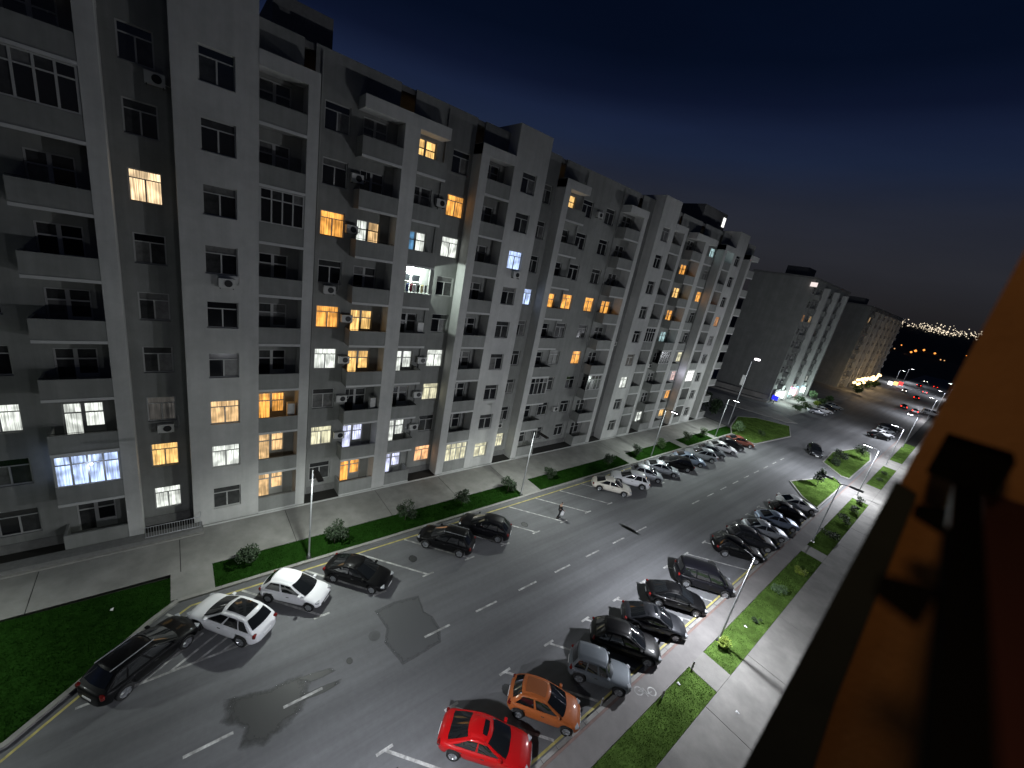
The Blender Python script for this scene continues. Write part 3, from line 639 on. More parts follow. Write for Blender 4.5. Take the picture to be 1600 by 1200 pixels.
def car_meshes(kind):
    p = CAR[kind]; L, Wd, wb, r = p['L'], p['W']/2, p['wb'], p['r']; R = r+.065; zc = r
    xr = -wb/2-(0.03 if kind != 'van' else 0); xf = wb/2+.06
    # ---- lower body
    xs = set([-L/2, -L/2+.06, -L/2+.18, -L/2+.34, L/2-.06, L/2-.18, L/2-.34, L/2])
    for xw in (xr, xf):
        for q in (-1.0, -.93, -.75, -.4, 0, .4, .75, .93, 1.0): xs.add(round(xw+R*q, 4))
    for a in np.linspace(-L/2+.3, L/2-.3, 12):
        if all(abs(a-b) > .09 for b in xs): xs.add(round(float(a), 4))
    xs = sorted(xs); mb = MB(); n = 12
    for x in xs:
        e = abs(x)/(L/2); wm = Wd*(1-.045*e**4-(.30*max(0, (e-.80)/.20)**2.2)); zt = interp(x, p['top'])
        zb = .20+.14*max(0, (e-.88)/.12); arch = zb
        for xw in (xr, xf):
            d = abs(x-xw)
            if d < R-.001: arch = max(arch, zc+math.sqrt(R*R-d*d)*.98)
        zs = max(arch+.02, zb+.10); zm = min(zt-.16, max(zs+.05, .5*(zs+zt)))
        if zm <= zs: zm = zs+.02
        half = [(0, zb), (wm*.72, max(zb, arch-.02 if arch > zb else zb)), (wm*.955, zs), (wm, zm), (wm*.975, max(zm+.02, zt-.13)), (wm*.86, zt-.02), (0, zt+.055)]
        ring = [(x, y, z) for y, z in half]+[(x, -y, z) for y, z in reversed(half[1:-1])]
        mb.v += ring
    for i in range(len(xs)-1):
        for j in range(n):
            mb.f.append((i*n+j, i*n+(j+1) % n, (i+1)*n+(j+1) % n, (i+1)*n+j)); mb.m.append(0)
    mb.f.append(tuple(range(n))); mb.f.append(tuple((len(xs)-1)*n+k for k in reversed(range(n)))); mb.m += [0, 0]
    body = fix(mb.mesh('body_'+kind, TRIM, True))
    # ---- cabin
    xbr, xtr, xtf, xbf = p['cab']; zb, zt = p['belt'], p['roof']; w0, w1 = Wd*.88, Wd*.68
    if kind in ('boxy', 'van'): w1 = Wd*.76
    def cab(u, side, v):   # u 0 rear..1 front, side -1..1, v 0 belt..1 roof
        x = lerp(lerp(xbr, xbf, u), lerp(xtr, xtf, u), v); w = lerp(w0, w1, v)+.035*math.sin(math.pi*v)
        w -= .07*max(0, (v-.86)/.14)**2
        x += lerp(.11, -.17, u)*side*side*abs(2*u-1)**3
        arch = .085*math.sin(math.pi*(.06+.88*u))-.03
        return Vector((x, side*w*(1-.03*abs(2*u-1)**4), lerp(zb, zt-.02, v)+.05*(1-side*side)*v+arch*v-.035*max(0, (v-.86)/.14)**2*(abs(side) > .9)))
    mb = MB(); us = [0, .06, .14, .24, .36, .5, .64, .76, .86, .94, 1]; ss = [-1, -.93, -.8, -.55, -.28, 0, .28, .55, .8, .93, 1]; vv = [0, .25, .5, .75, .88, .95, 1]
    idx = {}
    def V(u, s, v):
        k = (round(u, 4), round(s, 4), round(v, 4))
        if k not in idx:
            q = cab(u, s, v)
            idx[k] = len(mb.v); mb.v.append(tuple(q))
        return idx[k]
    def Fc(*a): mb.f.append(tuple(a)); mb.m.append(0)
    for a, b in zip(us, us[1:]):
        for c, d in zip(ss, ss[1:]): Fc(V(a, c, 1), V(b, c, 1), V(b, d, 1), V(a, d, 1))
        for c, d in zip(vv, vv[1:]):
            for s in (-1, 1): Fc(V(a, s, c), V(b, s, c), V(b, s, d), V(a, s, d))
    for u in (0, 1):
        for c, d in zip(ss, ss[1:]):
            for e, f in zip(vv, vv[1:]): Fc(V(u, c, e), V(u, d, e), V(u, d, f), V(u, c, f))
    cabin = fix(mb.mesh('cabin_'+kind, TRIM, True))
    off = .018
    def panel(fn, nu, nv, nrm):
        m = MB()
        for a in range(nu+1):
            for b in range(nv+1): m.v.append(tuple(fn(a/nu, b/nv)+nrm))
        for a in range(nu):
            for b in range(nv): q = a*(nv+1)+b; m.f.append((q, q+nv+1, q+nv+2, q+1)); m.m.append(0)
        return fix(m.mesh('glass', CGLASS, True))
    ws = panel(lambda a, b: cab(1, lerp(-.90, .90, a), lerp(.02, .90, b)), 8, 4, Vector((off, 0, off)))
    rw = panel(lambda a, b: cab(0, lerp(-.84, .84, a), lerp(.10 if kind == 'sedan' else .22, .88, b)), 8, 3, Vector((-off, 0, off*.8)))
    sides = []
    segs = {'sedan': [(.10, .49), (.53, .93)], 'hatch': [(.09, .45), (.50, .93)], 'suv': [(.06, .26), (.29, .57), (.61, .94)], 'boxy': [(.05, .34), (.38, .64), (.69, .95)], 'van': [(.05, .33), (.36, .62), (.65, .94)]}[kind]
    for s in (-1, 1):
        for a0, a1 in segs:
            sides.append(panel(lambda a, b: cab(lerp(a0, a1, a), s, lerp(.10, .84, b)), 3, 2, Vector((0, s*off, .004))))
    roofp = panel(lambda a, b: cab(lerp(.10, .92, a), lerp(-.80, .80, b), 1), 6, 6, Vector((0, 0, .012)))
    sun = panel(lambda a, b: cab(lerp(.62, .90, a), lerp(-.62, .62, b), 1), 3, 4, Vector((0, 0, .012)))
    # ---- wheel
    m = MB(); prof = [(r*.62, -.095), (r*.9, -.105), (r*.99, -.075), (r, -.03), (r, .03), (r*.99, .075), (r*.9, .105), (r*.62, .095)]; k = 24
    for j in range(k):
        t = 2*math.pi*j/k
        for a, b in prof: m.v.append((a*math.cos(t), b, a*math.sin(t)))
    q = len(prof)
    for j in range(k):
        for a in range(q): m.f.append((j*q+a, j*q+(a+1) % q, ((j+1) % k)*q+(a+1) % q, ((j+1) % k)*q+a)); m.m.append(0)
    tyre = fix(m.mesh('tyre', RUBBER, True))
    m = MB(); k = 40; c0 = 0; m.v.append((0, .07, 0))
    for ring_, (rad, dep) in enumerate(((.18, .08), (.55, .085), (.66, .10))):
        for j in range(k):
            t = 2*math.pi*j/k; spoke = (math.cos(5*t) > -.1)
            d = dep if (spoke or ring_ == 2) else dep-.05
            m.v.append((r*rad*math.cos(t), d, r*rad*math.sin(t)))
    for j in range(k):
        m.f.append((0, 1+j, 1+(j+1) % k)); m.m.append(0)
        for g in range(2): a = 1+g*k; m.f.append((a+j, a+k+j, a+k+(j+1) % k, a+(j+1) % k)); m.m.append(0)
    rim = fix(m.mesh('rim', RIM, False))
    def bbox(x0, x1, y0, y1, z0, z1, mt, nm):
        m = MB(); m.box(x0, x1, y0, y1, z0, z1); me = m.mesh(nm, mt); b = bmesh.new(); b.from_mesh(me); bmesh.ops.recalc_face_normals(b, faces=b.faces); bmesh.ops.bevel(b, geom=b.edges[:], offset=min(x1-x0, y1-y0, z1-z0)*.3, segments=2, affect='EDGES', profile=.5); b.to_mesh(me); b.free(); return me
    zl = interp(L/2-.2, p['top']); zr = interp(-L/2+.1, p['top'])
    out = dict(p=p, body=body, cabin=cabin, ws=ws, rw=rw, sides=sides, roof=roofp, sun=sun, tyre=tyre, rim=rim, xr=xr, xf=xf, r=r,
        head=bbox(-.17, .07, -.17, .17, -.06, .06, LIGHTC, 'headlight'), tail=bbox(-.05, .12, -.14, .14, -.10, .10, TAILR, 'tail_light'),
        bump=bbox(-.07, .06, -Wd*.62, Wd*.62, -.07, .07, TRIM, 'grille'), plate=bbox(-.012, .012, -.26, .26, -.055, .055, PLATE, 'number_plate'),
        mirror=bbox(-.07, .10, -.10, .10, -.065, .065, TRIM, 'mirror'), handle=bbox(-.09, .09, -.018, .018, -.016, .016, TRIM, 'door_handle'), railm=bbox(-.9, .9, -.02, .02, -.02, .02, METAL, 'roof_rail'), zl=zl, zr=zr, Wd=Wd, L=L, cab=cab)
    return out
CM = {}
def paint(name, c, metal=0.0, rough=.32):
    return mat('car_paint_'+name, c, rough+.12, metal=metal, spec=.12, coat=.35 if c[0] < .006 else .7)
def car(kind, loc, ang, color, label, group=None, roof=None, sun=False, name=None, rails=False, trim_mirror=False, tail_on=False, fine=True, head_on=False):
    if kind not in CM: CM[kind] = car_meshes(kind)
    c = CM[kind]; L, Wd, r = c['L'], c['Wd'], c['r']
    t = thing(name or {'sedan': 'parked_car', 'hatch': 'parked_car', 'suv': 'parked_car', 'boxy': 'parked_car', 'van': 'parked_van'}[kind], label, 'van' if kind == 'van' else 'car', loc=(loc[0], loc[1], .012), rotz=math.radians(ang), group=group)
    def P(nm, me, pos=(0, 0, 0), m=None, rz=0):
        o = link(nm, me, t, loc=pos, rotz=rz)
        if m is not None: set_obj_mat(o, m)
        return o
    b = P('body', c['body'], m=color); sb = b.modifiers.new('smooth', 'SUBSURF'); sb.levels = sb.render_levels = 2 if fine else 1
    k = P('cabin', c['cabin'], m=color); 
    P('windscreen', c['ws']); P('rear_window', c['rw'])
    for s in c['sides']: P('side_window', s)
    if roof is not None: P('roof', c['roof'], m=roof)
    if sun: P('sunroof', c['sun'])
    for x, nm in ((c['xr'], 'wheel'), (c['xf'], 'wheel')):
        for s in (-1, 1):
            w = link('wheel', c['tyre'], t, loc=(x, s*(Wd-.125), r), rotz=0 if s > 0 else math.pi); link('rim', c['rim'], w)
    for s in (-1, 1):
        P('headlight', c['head'], (L/2-.20, s*Wd*.66, c['zl']-.07), rz=-s*.45, m=glow('headlight_on', (1, .95, .85), 14) if head_on else None)
        P('tail_light', c['tail'], (-L/2+.13, s*Wd*.74, c['zr']-.12), rz=s*.35, m=glow('brake_light', (1, .02, .01), 14) if tail_on else None)
        q = c['cab'](.93, s, .12); P('mirror', c['mirror'], (q.x, q.y+s*.12, q.z+.04), m=TRIM if trim_mirror else color)
        for u in (.28, .62): q = c['cab'](u, s, 0); P('door_handle', c['handle'], (q.x, s*(Wd*.985), q.z-.16))
        if rails: q = c['cab'](.5, s*.86, 1); P('roof_rail', c['railm'], (q.x, q.y, q.z+.03))
    P('grille', c['bump'], (L/2-.05, 0, .45)); P('number_plate', c['plate'], (L/2+.012, 0, .40)); P('number_plate', c['plate'], (-L/2-.006, 0, c['zr']-.34))
    return t
RED, ORANGE = paint('red', (.36, .004, .005)), paint('orange', (.36, .10, .028))
WHITEP, CREAM = paint('white', (.66, .66, .68)), paint('cream', (.55, .52, .46))
BLACK, SILVER, GREYP, DGREY = paint('black', (.0032, .0032, .0036)), paint('silver', (.42, .44, .47), .6), paint('grey_blue', (.13, .145, .16), .3, .4), paint('dark_grey', (.018, .019, .022), .3)
BLUEB, BROWN, SILB = paint('blue_black', (.0038, .0038, .0055)), paint('red_brown', (.11, .034, .022)), paint('silver_blue', (.26, .31, .40), .6)
A, B_ = 41.5, 221.5
GRt, GLt = 'cars parked at an angle along the right kerb', 'cars parked at an angle along the left kerb'
# right row, nose to the yellow kerb line
car('sedan', (-8.62, 10.55), A+1, RED, 'glossy red sedan with a black sunroof, nearest car of the right row', GRt, sun=True)
car('hatch', (-8.35, 14.25), A-2, ORANGE, 'orange hatchback with a brown roof parked next to the red sedan', GRt, roof=paint('orange_roof', (.22, .075, .03)))
car('boxy', (-7.95, 18.45), A-3, GREYP, 'small boxy grey-blue off-roader between the orange hatchback and a black estate', GRt)
car('suv', (-8.30, 21.55), A-1, BLACK, 'shiny black estate-like car beside the boxy grey off-roader', GRt)
car('sedan', (-8.25, 24.95), A+1, DGREY, 'dark grey sedan with highlights on its windscreen, between two black cars', GRt, sun=True)
car('sedan', (-8.55, 28.55), A-1, BLACK, 'black sedan whose bonnet points at the foot of the kerb before the lamp post', GRt)
car('van', (-8.35, 32.75), A-2, BLUEB, 'long bluish black van beside the empty bay in the right row', GRt)
car('suv', (-8.55, 40.2), A, BLACK, 'black car first after the empty bay in the right row', GRt)
car('suv', (-8.60, 43.6), A, DGREY, 'dark grey car between the black one and a silver sedan in the far right row', GRt, fine=False)
car('sedan', (-8.45, 47.2), A, SILVER, 'silver sedan beside a dark grey car in the far right row', GRt, fine=False)
car('sedan', (-8.45, 51.0), A, SILB, 'silvery blue sedan beside a black car in the far right row', GRt, fine=False)
car('hatch', (-8.55, 54.9), A, BLACK, 'black hatchback squeezed between two pale cars near the lawn island', GRt, fine=False)
car('sedan', (-8.55, 58.6), A, WHITEP, 'white sedan last in the right row beside the lawn island', GRt, fine=False)
# left row
car('suv', (-20.9, -1.9), 125, BLACK, 'dark black estate parked askew over the hatched marking beside the lawn', None, rails=True)
car('suv', (-21.35, 1.75), B_-2, WHITEP, 'white crossover with a black glass roof at the near end of the left row', GLt, roof=CGLASS)
car('hatch', (-21.85, 5.1), A+5, WHITEP, 'white hatchback reversed in beside the white crossover', GLt)
car('sedan', (-21.5, 8.9), A, BLACK, 'black sedan beside the white hatchback under the near left lamp post', GLt)
car('suv', (-21.75, 15.9), B_, BLACK, 'black off-road car with silver roof rails between two empty bays', GLt, rails=True)
car('suv', (-21.75, 19.7), B_, BLUEB, 'blue-black off-road car beside the empty bays where a person walks', GLt)
far = [('sedan', 37.3, CREAM, 'cream sedan first in the far left row, next to the empty bays'), ('suv', 40.9, WHITEP, 'white off-road car beside the cream sedan'), ('hatch', 44.6, SILVER, 'silver hatchback third in the far left row'),
 ('sedan', 48.2, SILVER, 'silver sedan between a silver hatchback and a black car'), ('suv', 51.9, BLACK, 'black off-road car casting a dark shape amid the silver cars'), ('sedan', 55.6, SILB, 'silvery blue sedan in the middle of the far left row'),
 ('suv', 59.2, SILVER, 'silver estate beside the silvery blue sedan'), ('hatch', 62.9, GREYP, 'grey hatchback near the far end of the left row'), ('sedan', 66.6, WHITEP, 'white sedan between the grey hatchback and a black one'),
 ('hatch', 70.2, BLACK, 'black hatchback next to the last, red-brown car'), ('sedan', 73.8, BROWN, 'red-brown sedan last in the left row beside the lawn island')]
for kd, y, c, lb in far: car(kd, (-21.45, y), A if kd != 'suv' else B_, c, lb, GLt, fine=False)
car('suv', (-13.5, 86.8), -66, DGREY, 'dark car driving out of the junction between the lawn islands', None, name='moving_car', fine=False)
far2 = [('sedan', (-9.3, 121.5), 45, BLACK, 'black car parked beyond the junction at the right kerb'), ('sedan', (-9.2, 126), 45, WHITEP, 'white car parked beyond the junction near the lit lamp'), ('hatch', (-9.3, 131), 45, SILVER, 'silver car parked farther beyond the junction'), ('suv', (-9.4, 136), 45, DGREY, 'dark off-road car parked farther beyond the junction'),
  ('sedan', (-12.2, 190), 95, DGREY, 'far car on the road showing bright red tail lights'), ('hatch', (-9.0, 186), 95, SILVER, 'small far car beside the one with bright red lights')]
for i, (kd, p, a, c, lb) in enumerate(far2): car(kd, p, a, c, lb, 'cars beyond the junction', name='far_car', fine=False, tail_on=i >= 4)
car('van', (-5.6, 192), 10, WHITEP, 'long white van standing across the far end of the path', None, name='far_van', fine=False)
for i, (x, y) in enumerate(((-22.5, 126), (-22.3, 131), (-22.6, 137), (-22.4, 143))): car('sedan', (x, y), 40, (SILVER, WHITEP, DGREY, SILVER)[i], ['silver car by the shop lights, nearest of that row', 'white car by the shop lights, second of that row', 'dark car by the shop lights, third of that row', 'silver car by the shop lights, farthest of that row'][i], 'cars by the shop lights', name='far_car', fine=False)
car('sedan', (-17.5, 300), 85, DGREY, 'farthest car on the road with red tail lights under the distant lamps', None, name='far_car', fine=False, tail_on=True)

for i, (x, y, a) in enumerate(((-12.6, 232, 90), (-12.9, 268, 90), (-12.4, 318, 90), (-18.2, 250, 270), (-18.4, 345, 270))):
    car('sedan', (x, y), a, (DGREY, SILVER, BLACK, WHITEP, DGREY)[i], ['distant car driving away, first beyond the car with bright red lights', 'distant car driving away, second beyond the car with bright red lights', 'distant car driving away near the end of the road', 'distant oncoming pale car on the left lane', 'distant oncoming dark car near the end of the road'][i], 'distant traffic on the road', name='far_car', fine=False, tail_on=a == 90, head_on=a == 270)
# ================================================================== STREET LAMPS
LED = glow('led_white', (.93, .95, 1.0), 40)
def lamp(x, y, sx, lit, label, double=False, power=1.0, col=(.90, .93, 1.0), h=7.15, beam=4.0, spill=1.0, tilt=14):
    t = thing('street_lamp', label, 'street lamp', loc=(x, y, .09), group='street lamps along the road')
    m = MB(); m.tube([(0, 0, 0), (0, 0, .35), (0, 0, .36), (0, 0, h)], [.085, .082, .066, .042], 10); m.obj('pole', METAL, t)
    m = MB(); m.box(-.16, .16, -.16, .16, 0, .03); m.obj('base_plate', DARKM, t)
    for s in ((sx, -sx) if double else (sx,)):
        m = MB(); m.tube([(0, 0, h-.05), (s*.25, 0, h+.10), (s*.75, 0, h+.16)], [.04, .036, .03], 8); m.obj('arm', DARKM, t)
        m = MB(); x0, x1 = sorted((s*.70, s*1.85)); m.box(x0, x1, -.17, .17, h+.12, h+.235); hd = m.obj('lamp_head', DARKM, t)
        m = MB(); x0, x1 = sorted((s*.82, s*1.78)); m.box(x0, x1, -.12, .12, h+.095, h+.118); m.obj('led_panel', LED if lit else GLASSC, hd)
        if lit:
            l = bpy.data.lights.new('lamp_light', 'POINT'); l.energy = LAMP_POWER*power*spill; l.color = col; l.shadow_soft_size = .13
            o = bpy.data.objects.new('lamp_light', l); COL.objects.link(o); o.location = (x+s*1.35, y, h-.22)
            l = bpy.data.lights.new('lamp_beam', 'SPOT'); l.energy = LAMP_POWER*power*beam; l.color = col; l.shadow_soft_size = .13; l.spot_size = math.radians(158); l.spot_blend = .75
            o = bpy.data.objects.new('lamp_beam', l); COL.objects.link(o); o.location = (x+s*1.35, y, h-.22); o.rotation_euler = (0, -s*math.radians(tilt), 0)
RX, LX = -4.95, -24.85
lamp(RX, 4.4, -1, True, 'lit street lamp on the right lawn, nearest to the balcony', power=.92, spill=.6, beam=3.1)
lamp(RX, 28.35, -1, True, 'street lamp on the right lawn throwing a straight pole shadow over the slabs', power=1.0, spill=3.7, beam=2.0)
lamp(RX, 51.6, -1, False, 'unlit double headed street lamp on the right lawn', double=True)
lamp(RX, 74.0, -1, True, 'lit street lamp beside the lawn island at the crossing', power=.9, spill=6.0, beam=2.5)
lamp(RX, 99.0, -1, True, 'lit street lamp at the far lawn island on the right', power=.9, spill=3, beam=3)
lamp(RX, 120.5, -1, True, 'lit street lamp beyond the junction, above the parked cars', power=.9)
lamp(-5.2, 172, -1, True, 'lit street lamp far down the right side of the road', power=.8)
lamp(-5.2, 205, -1, True, 'farther lit street lamp down the right side of the road', power=.8)
lamp(-5.2, 262, -1, True, 'farthest lit street lamp on the right side of the road', power=.8)
lamp(LX, -14.5, 1, True, 'lit street lamp on the left lawn at the edge of the view', power=.7, spill=.25, col=(.92, 1, .93))
lamp(LX, 6.55, 1, True, 'street lamp in the left planting strip behind the black sedan', power=.20, col=(.93, 1, .94), beam=8, tilt=-4)
lamp(LX, 26.5, 1, True, 'street lamp beside the gap in the left planting strip', power=.20, col=(.93, 1, .94), beam=8, tilt=-4)
lamp(LX, 51.2, 1, True, 'lit street lamp behind the silver cars of the far left row', power=.42, col=(.90, 1, .95))
lamp(LX, 71.8, 1, True, 'lit street lamp near the far end of the left row', power=.65, col=(.90, 1, .95))
lamp(-24.9, 275, 1, True, 'lit street lamp far down the left side of the road', power=.8)
lamp(-24.9, 310, 1, True, 'farthest lit street lamp on the left side of the road', power=.8)
# ================================================================== PLANTS
def leaf_mat(n, c): return mat('leaf_'+n, c, .7, var=.45, vscale=9, stain=.25, sscale=2)
LEAF = {'dark': leaf_mat('dark', (.020, .040, .014)), 'mid': leaf_mat('mid', (.045, .085, .022)), 'lime': leaf_mat('lime', (.22, .30, .035)), 'grey': leaf_mat('grey', (.12, .20, .09))}
BARK = mat('bark', (.05, .04, .03), .9)
def crown(rx, rz, n, leaf, cone=0.0, lumps=7, seed=0):
    rr = random.Random(seed); V, F = [], []
    cl = [(rr.uniform(-.55, .55)*rx, rr.uniform(-.55, .55)*rx, rr.uniform(-.5, .6)*rz, rr.uniform(.35, .6)) for _ in range(lumps)]
    for _ in range(n):
        c = rr.choice(cl); v = Vector((rr.gauss(0, 1), rr.gauss(0, 1), rr.gauss(0, 1))).normalized()*(rr.uniform(.55, 1.08))*c[3]
        p = Vector((c[0]+v.x*rx, c[1]+v.y*rx, c[2]+v.z*rz))
        if cone: k = 1-cone*(p.z/rz+1)/2; p.x *= k; p.y *= k
        a = Vector((rr.gauss(0, 1), rr.gauss(0, 1), rr.gauss(.3, .8))).normalized(); b = a.cross(Vector((rr.random()-.5, rr.random()-.5, 1))).normalized(); s = leaf*rr.uniform(.6, 1.3)
        i = len(V); V += [tuple(p-a*s), tuple(p+b*s*.5), tuple(p+a*s), tuple(p-b*s*.5)]; F.append((i, i+1, i+2, i+3))
    me = bpy.data.meshes.new('foliage'); me.from_pydata(V, [], F); return me
def shrub(x, y, r, h, kind, label, cone=0.0, n=500, leaf=.07, group='shrubs in the lawn strips', name='shrub', cat='shrub', seed=None):
    t = thing(name, label, cat, loc=(x, y, .06), group=group)
    me = crown(r, h*.5, n, leaf, cone, seed=seed if seed is not None else int(x*31+y*17)); me.materials.append(LEAF[kind])
    link('foliage', me, t, loc=(0, 0, h*.56), kind='stuff')
    m = MB(); m.tube([(0, 0, 0), (.02, .01, h*.3), (-.01, .02, h*.62)], [.035, .03, .015], 6); m.obj('stem', BARK, t)
    return t
shrub(-4.42, 27.95, .50, .85, 'lime', 'bright lime shrub at the foot of the lamp post with the long shadow', n=900, leaf=.06)
shrub(-4.05, 32.9, .38, .45, 'dark', 'low dark tuft in the right lawn after the lime shrub', n=300, leaf=.05)
shrub(-4.25, 38.4, .62, .75, 'grey', 'pale grey-green shrub in the right lawn strip', n=800, leaf=.06)
shrub(-4.05, 43.2, .60, .8, 'lime', 'yellow-green shrub near the far end of the second right lawn', n=700, leaf=.06)
for i, (y, r) in enumerate(((55.0, .95), (61.3, .75), (66.2, .7), (70.6, .65))):
    shrub(-4.15, y, r, 1.0, 'dark', ['largest dark shrub beside the unlit double lamp', 'dark round shrub, second in the strip past the double lamp', 'dark round shrub, third in the strip past the double lamp', 'greyish shrub at the tip of the strip past the double lamp'][i], n=500, leaf=.09)
shrub(-4.2, 86, .5, .7, 'mid', 'small green shrub in the short lawn before the far lamp', n=250, leaf=.1)
shrub(-4.2, 91, .5, .7, 'mid', 'farther small green shrub in the short lawn before the far lamp', n=250, leaf=.1)
for i, (x, y, r, h) in enumerate(((-26.1, 3.0, .62, .8), (-25.6, 8.5, .72, 1.25), (-25.9, 14.3, .66, 1.15), (-25.95, 20.0, .68, 1.15), (-25.9, 25.6, .62, 1.2), (-26.0, 31.6, .6, 1.1), (-25.4, 41.8, .7, 1.3), (-25.9, 48.8, .6, 1.2), (-25.9, 55.6, .6, 1.2), (-25.9, 63, .65, 1.3), (-25.9, 69, .65, 1.3))):
    shrub(x, y, r*1.3, h*1.3, 'dark' if i < 8 else 'mid', ['dark shrub at the near end of the left planting strip', 'dark shrub in front of the near left lamp post', 'dark shrub behind the empty left bay', 'dark shrub behind the blue-black off-road car', 'dark shrub at the gap in the left planting strip', 'dark shrub just past the gap in the left planting strip', 'dark shrub behind the white off-road car', 'dark shrub just past the second gap on the left', 'green shrub behind the silvery blue sedan', 'green shrub behind the grey hatchback', 'green shrub behind the black far hatchback'][i], n=1100, leaf=.085)
def ball_tree(x, y, r, h, kind, label, cone=.55, n=900, leaf=.13):
    return shrub(x, y, r, h, kind, label, cone, n, leaf, group='small trees on the lawn islands', name='small_tree', cat='tree')
ball_tree(-9.1, 70.6, 1.0, 2.7, 'dark', 'dark conical tree on the nearer lawn island at the right')
ball_tree(-10.2, 89, 1.3, 2.3, 'dark', 'wide dark bush in the middle of the farther lawn island', cone=.2)
ball_tree(-8.4, 96.5, 1.5, 3.0, 'dark', 'tall dark bush behind the lit lamp on the farther lawn island', cone=.2)
ball_tree(-9.9, 84.5, .8, 1.2, 'dark', 'low dark bush at the front of the farther lawn island', cone=.2)
ball_tree(-24.2, 79.6, 1.2, 2.6, 'grey', 'pale green leafy tree at the tip of the left lawn island', cone=.1, n=700)
ball_tree(-21.5, 84, .8, 1.1, 'mid', 'low bright bush on the left lawn island', cone=.1, n=400)
for i, (x, y, r, h) in enumerate(((-31.5, 84.6, 1.9, 4.2), (-34.5, 86.5, 2.0, 4.0))): ball_tree(x, y, r, h, 'dark', ['bushy dark tree at the corner of the long apartment block', 'dark tree behind the corner of the long apartment block'][i], cone=.1, n=1000, leaf=.25)
for i in range(7): ball_tree(-26.6+random.uniform(-2, 2), 121+i*5.2, 1.5, 1.7+.3*(i % 3), ['grey', 'mid', 'grey', 'lime', 'mid', 'grey', 'mid'][i], ['pale lit tree nearest the white shop lights', 'green tree second from the side street before the shop', 'pale tree in the middle of the shop front row', 'yellowish lit tree before the shop front', 'green tree past the middle of the shop front row', 'pale tree near the far end of the shop front row', 'green tree at the far end of the shop front row'][i], cone=.1, n=520, leaf=.24)
for i in range(6): ball_tree(-27+random.uniform(-1.5, 1.5), 190+i*9, 2.0, 3.2, 'mid', ['tree nearest the warm string lights', 'second tree under the warm string lights', 'third tree under the warm string lights', 'fourth tree under the warm string lights', 'fifth tree under the warm string lights', 'last tree under the warm string lights'][i], cone=.1, n=420, leaf=.35)
# ================================================================== BOLLARDS, WALLS
for i, (x, y) in enumerate(((-6.75, 17.3), (-5.02, 20.9), (-4.95, 24.45))):
    t = thing('bollard', ['short white bollard on the kerb before the orange hatchback', 'short white bollard at the edge of the near lawn', 'white bollard at the corner of the near lawn by the crossing path'][i], 'bollard', loc=(x, y, .11), group='white bollards')
    m = MB(); m.tube([(0, 0, 0), (0, 0, .5), (0, 0, .56)], [.055, .055, .03], 10); m.obj('post', PAINT, t)
    m = MB(); m.tube([(0, 0, .38), (0, 0, .46)], .058, 10); m.obj('band', KERBR, t)
sw = thing('low_wall', 'low pale wall and ramp along the side street before the second block', 'wall', loc=(0, 0, 0))
m = MB(); m.prism([(-46, 115.2), (-32.4, 120.4), (-32.4, 119.6), (-46, 114.2)], 'z', 0, 1.7); m.obj('wall', CONC, sw)
m = MB(); m.prism([(-46, 113.8), (-31.8, 119.3), (-31.8, 117.6), (-46, 112.0)], 'z', 0, .5); m.obj('ramp', CONC, sw)
m = MB(); m.prism([(-60, 99.5), (-30.5, 112.5), (-21.5, 106.5), (-23, 103.5), (-40, 98)], 'z', -.02, .10); S('side_pavement', m, PAVE)
# ================================================================== SHOPS AND FAR LIGHTS
sh = thing('corner_shop', 'brightly lit white and cyan shop at the foot of the second block', 'shop', loc=(-31.9, 0, 0))
m = MB(); m.box(-.2, .25, 121, 150, .3, 3.4); m.obj('wall', PLINTH, sh)
for i, (c, s) in enumerate((('pale', 1), ('bright', 1), ('white', 1), ('cyan', 1), ('white', 1), ('pink', 1), ('cyan', 1), ('white', 1))):
    m = MB(); m.box(.252, .30, 122+3.4*i, 124.7+3.4*i, .5, 2.7); m.obj('shop_window', glow('shop_'+c, {'white': (.9, 1, .93), 'bright': (1, 1, 1), 'cyan': (.6, .95, .92), 'pale': (1, .95, .7), 'pink': (1, .55, .6)}[c], 3.2), sh)
m = MB(); m.box(.26, .5, 132, 137, 2.8, 3.7); m.obj('sign_board', glow('sign_pink', (1, .12, .30), 2.5), sh)
m = MB(); m.box(.26, .5, 138, 146, 2.8, 3.5); m.obj('sign_board', glow('sign_cyan', (.4, .8, 1), 1.5), sh)
sg = thing('blue_sign', 'deep blue glowing sign on a post at the corner of the second block', 'sign', loc=(-30.6, 118.6, 0))
m = MB(); m.box(-.7, .7, -.1, .1, 1.2, 2.4); m.obj('sign_board', glow('sign_blue', (.02, .03, 1), 1.0), sg); m = MB(); m.tube([(0, 0, 0), (0, 0, 1.25)], .08, 6); m.obj('post', METAL, sg)
def plain_light(x, y, z, e, c, r=.3):
    l = bpy.data.lights.new('shop_light', 'POINT'); l.energy = e; l.color = c; l.shadow_soft_size = r; o = bpy.data.objects.new('shop_light', l); COL.objects.link(o); o.location = (x, y, z)
for y in (124, 133, 143): plain_light(-29.6, y, 2.9, 800, (.82, 1, .97))
sl = thing('string_lights', 'row of warm bulbs strung over the trees before the third block', 'string lights', loc=(-27.5, 0, 0))
m = MB(); m.tube([(0, 186+3.5*i, 4.4+.5*(i % 2)) for i in range(16)], .03, 4); m.obj('cable', DARKM, sl)
bm = MB(); bm.tube([(0, 0, -.45), (0, 0, 0), (0, 0, .45)], [.2, .5, .2], 8); bme = bm.mesh('bulb', glow('bulb_warm', (1, .66, .30), 4.0))
for i in range(30): link('bulb', bme, sl, loc=(random.uniform(-.5, 1.5), 186+1.8*i, 4.0+random.uniform(-.4, 1.4)))
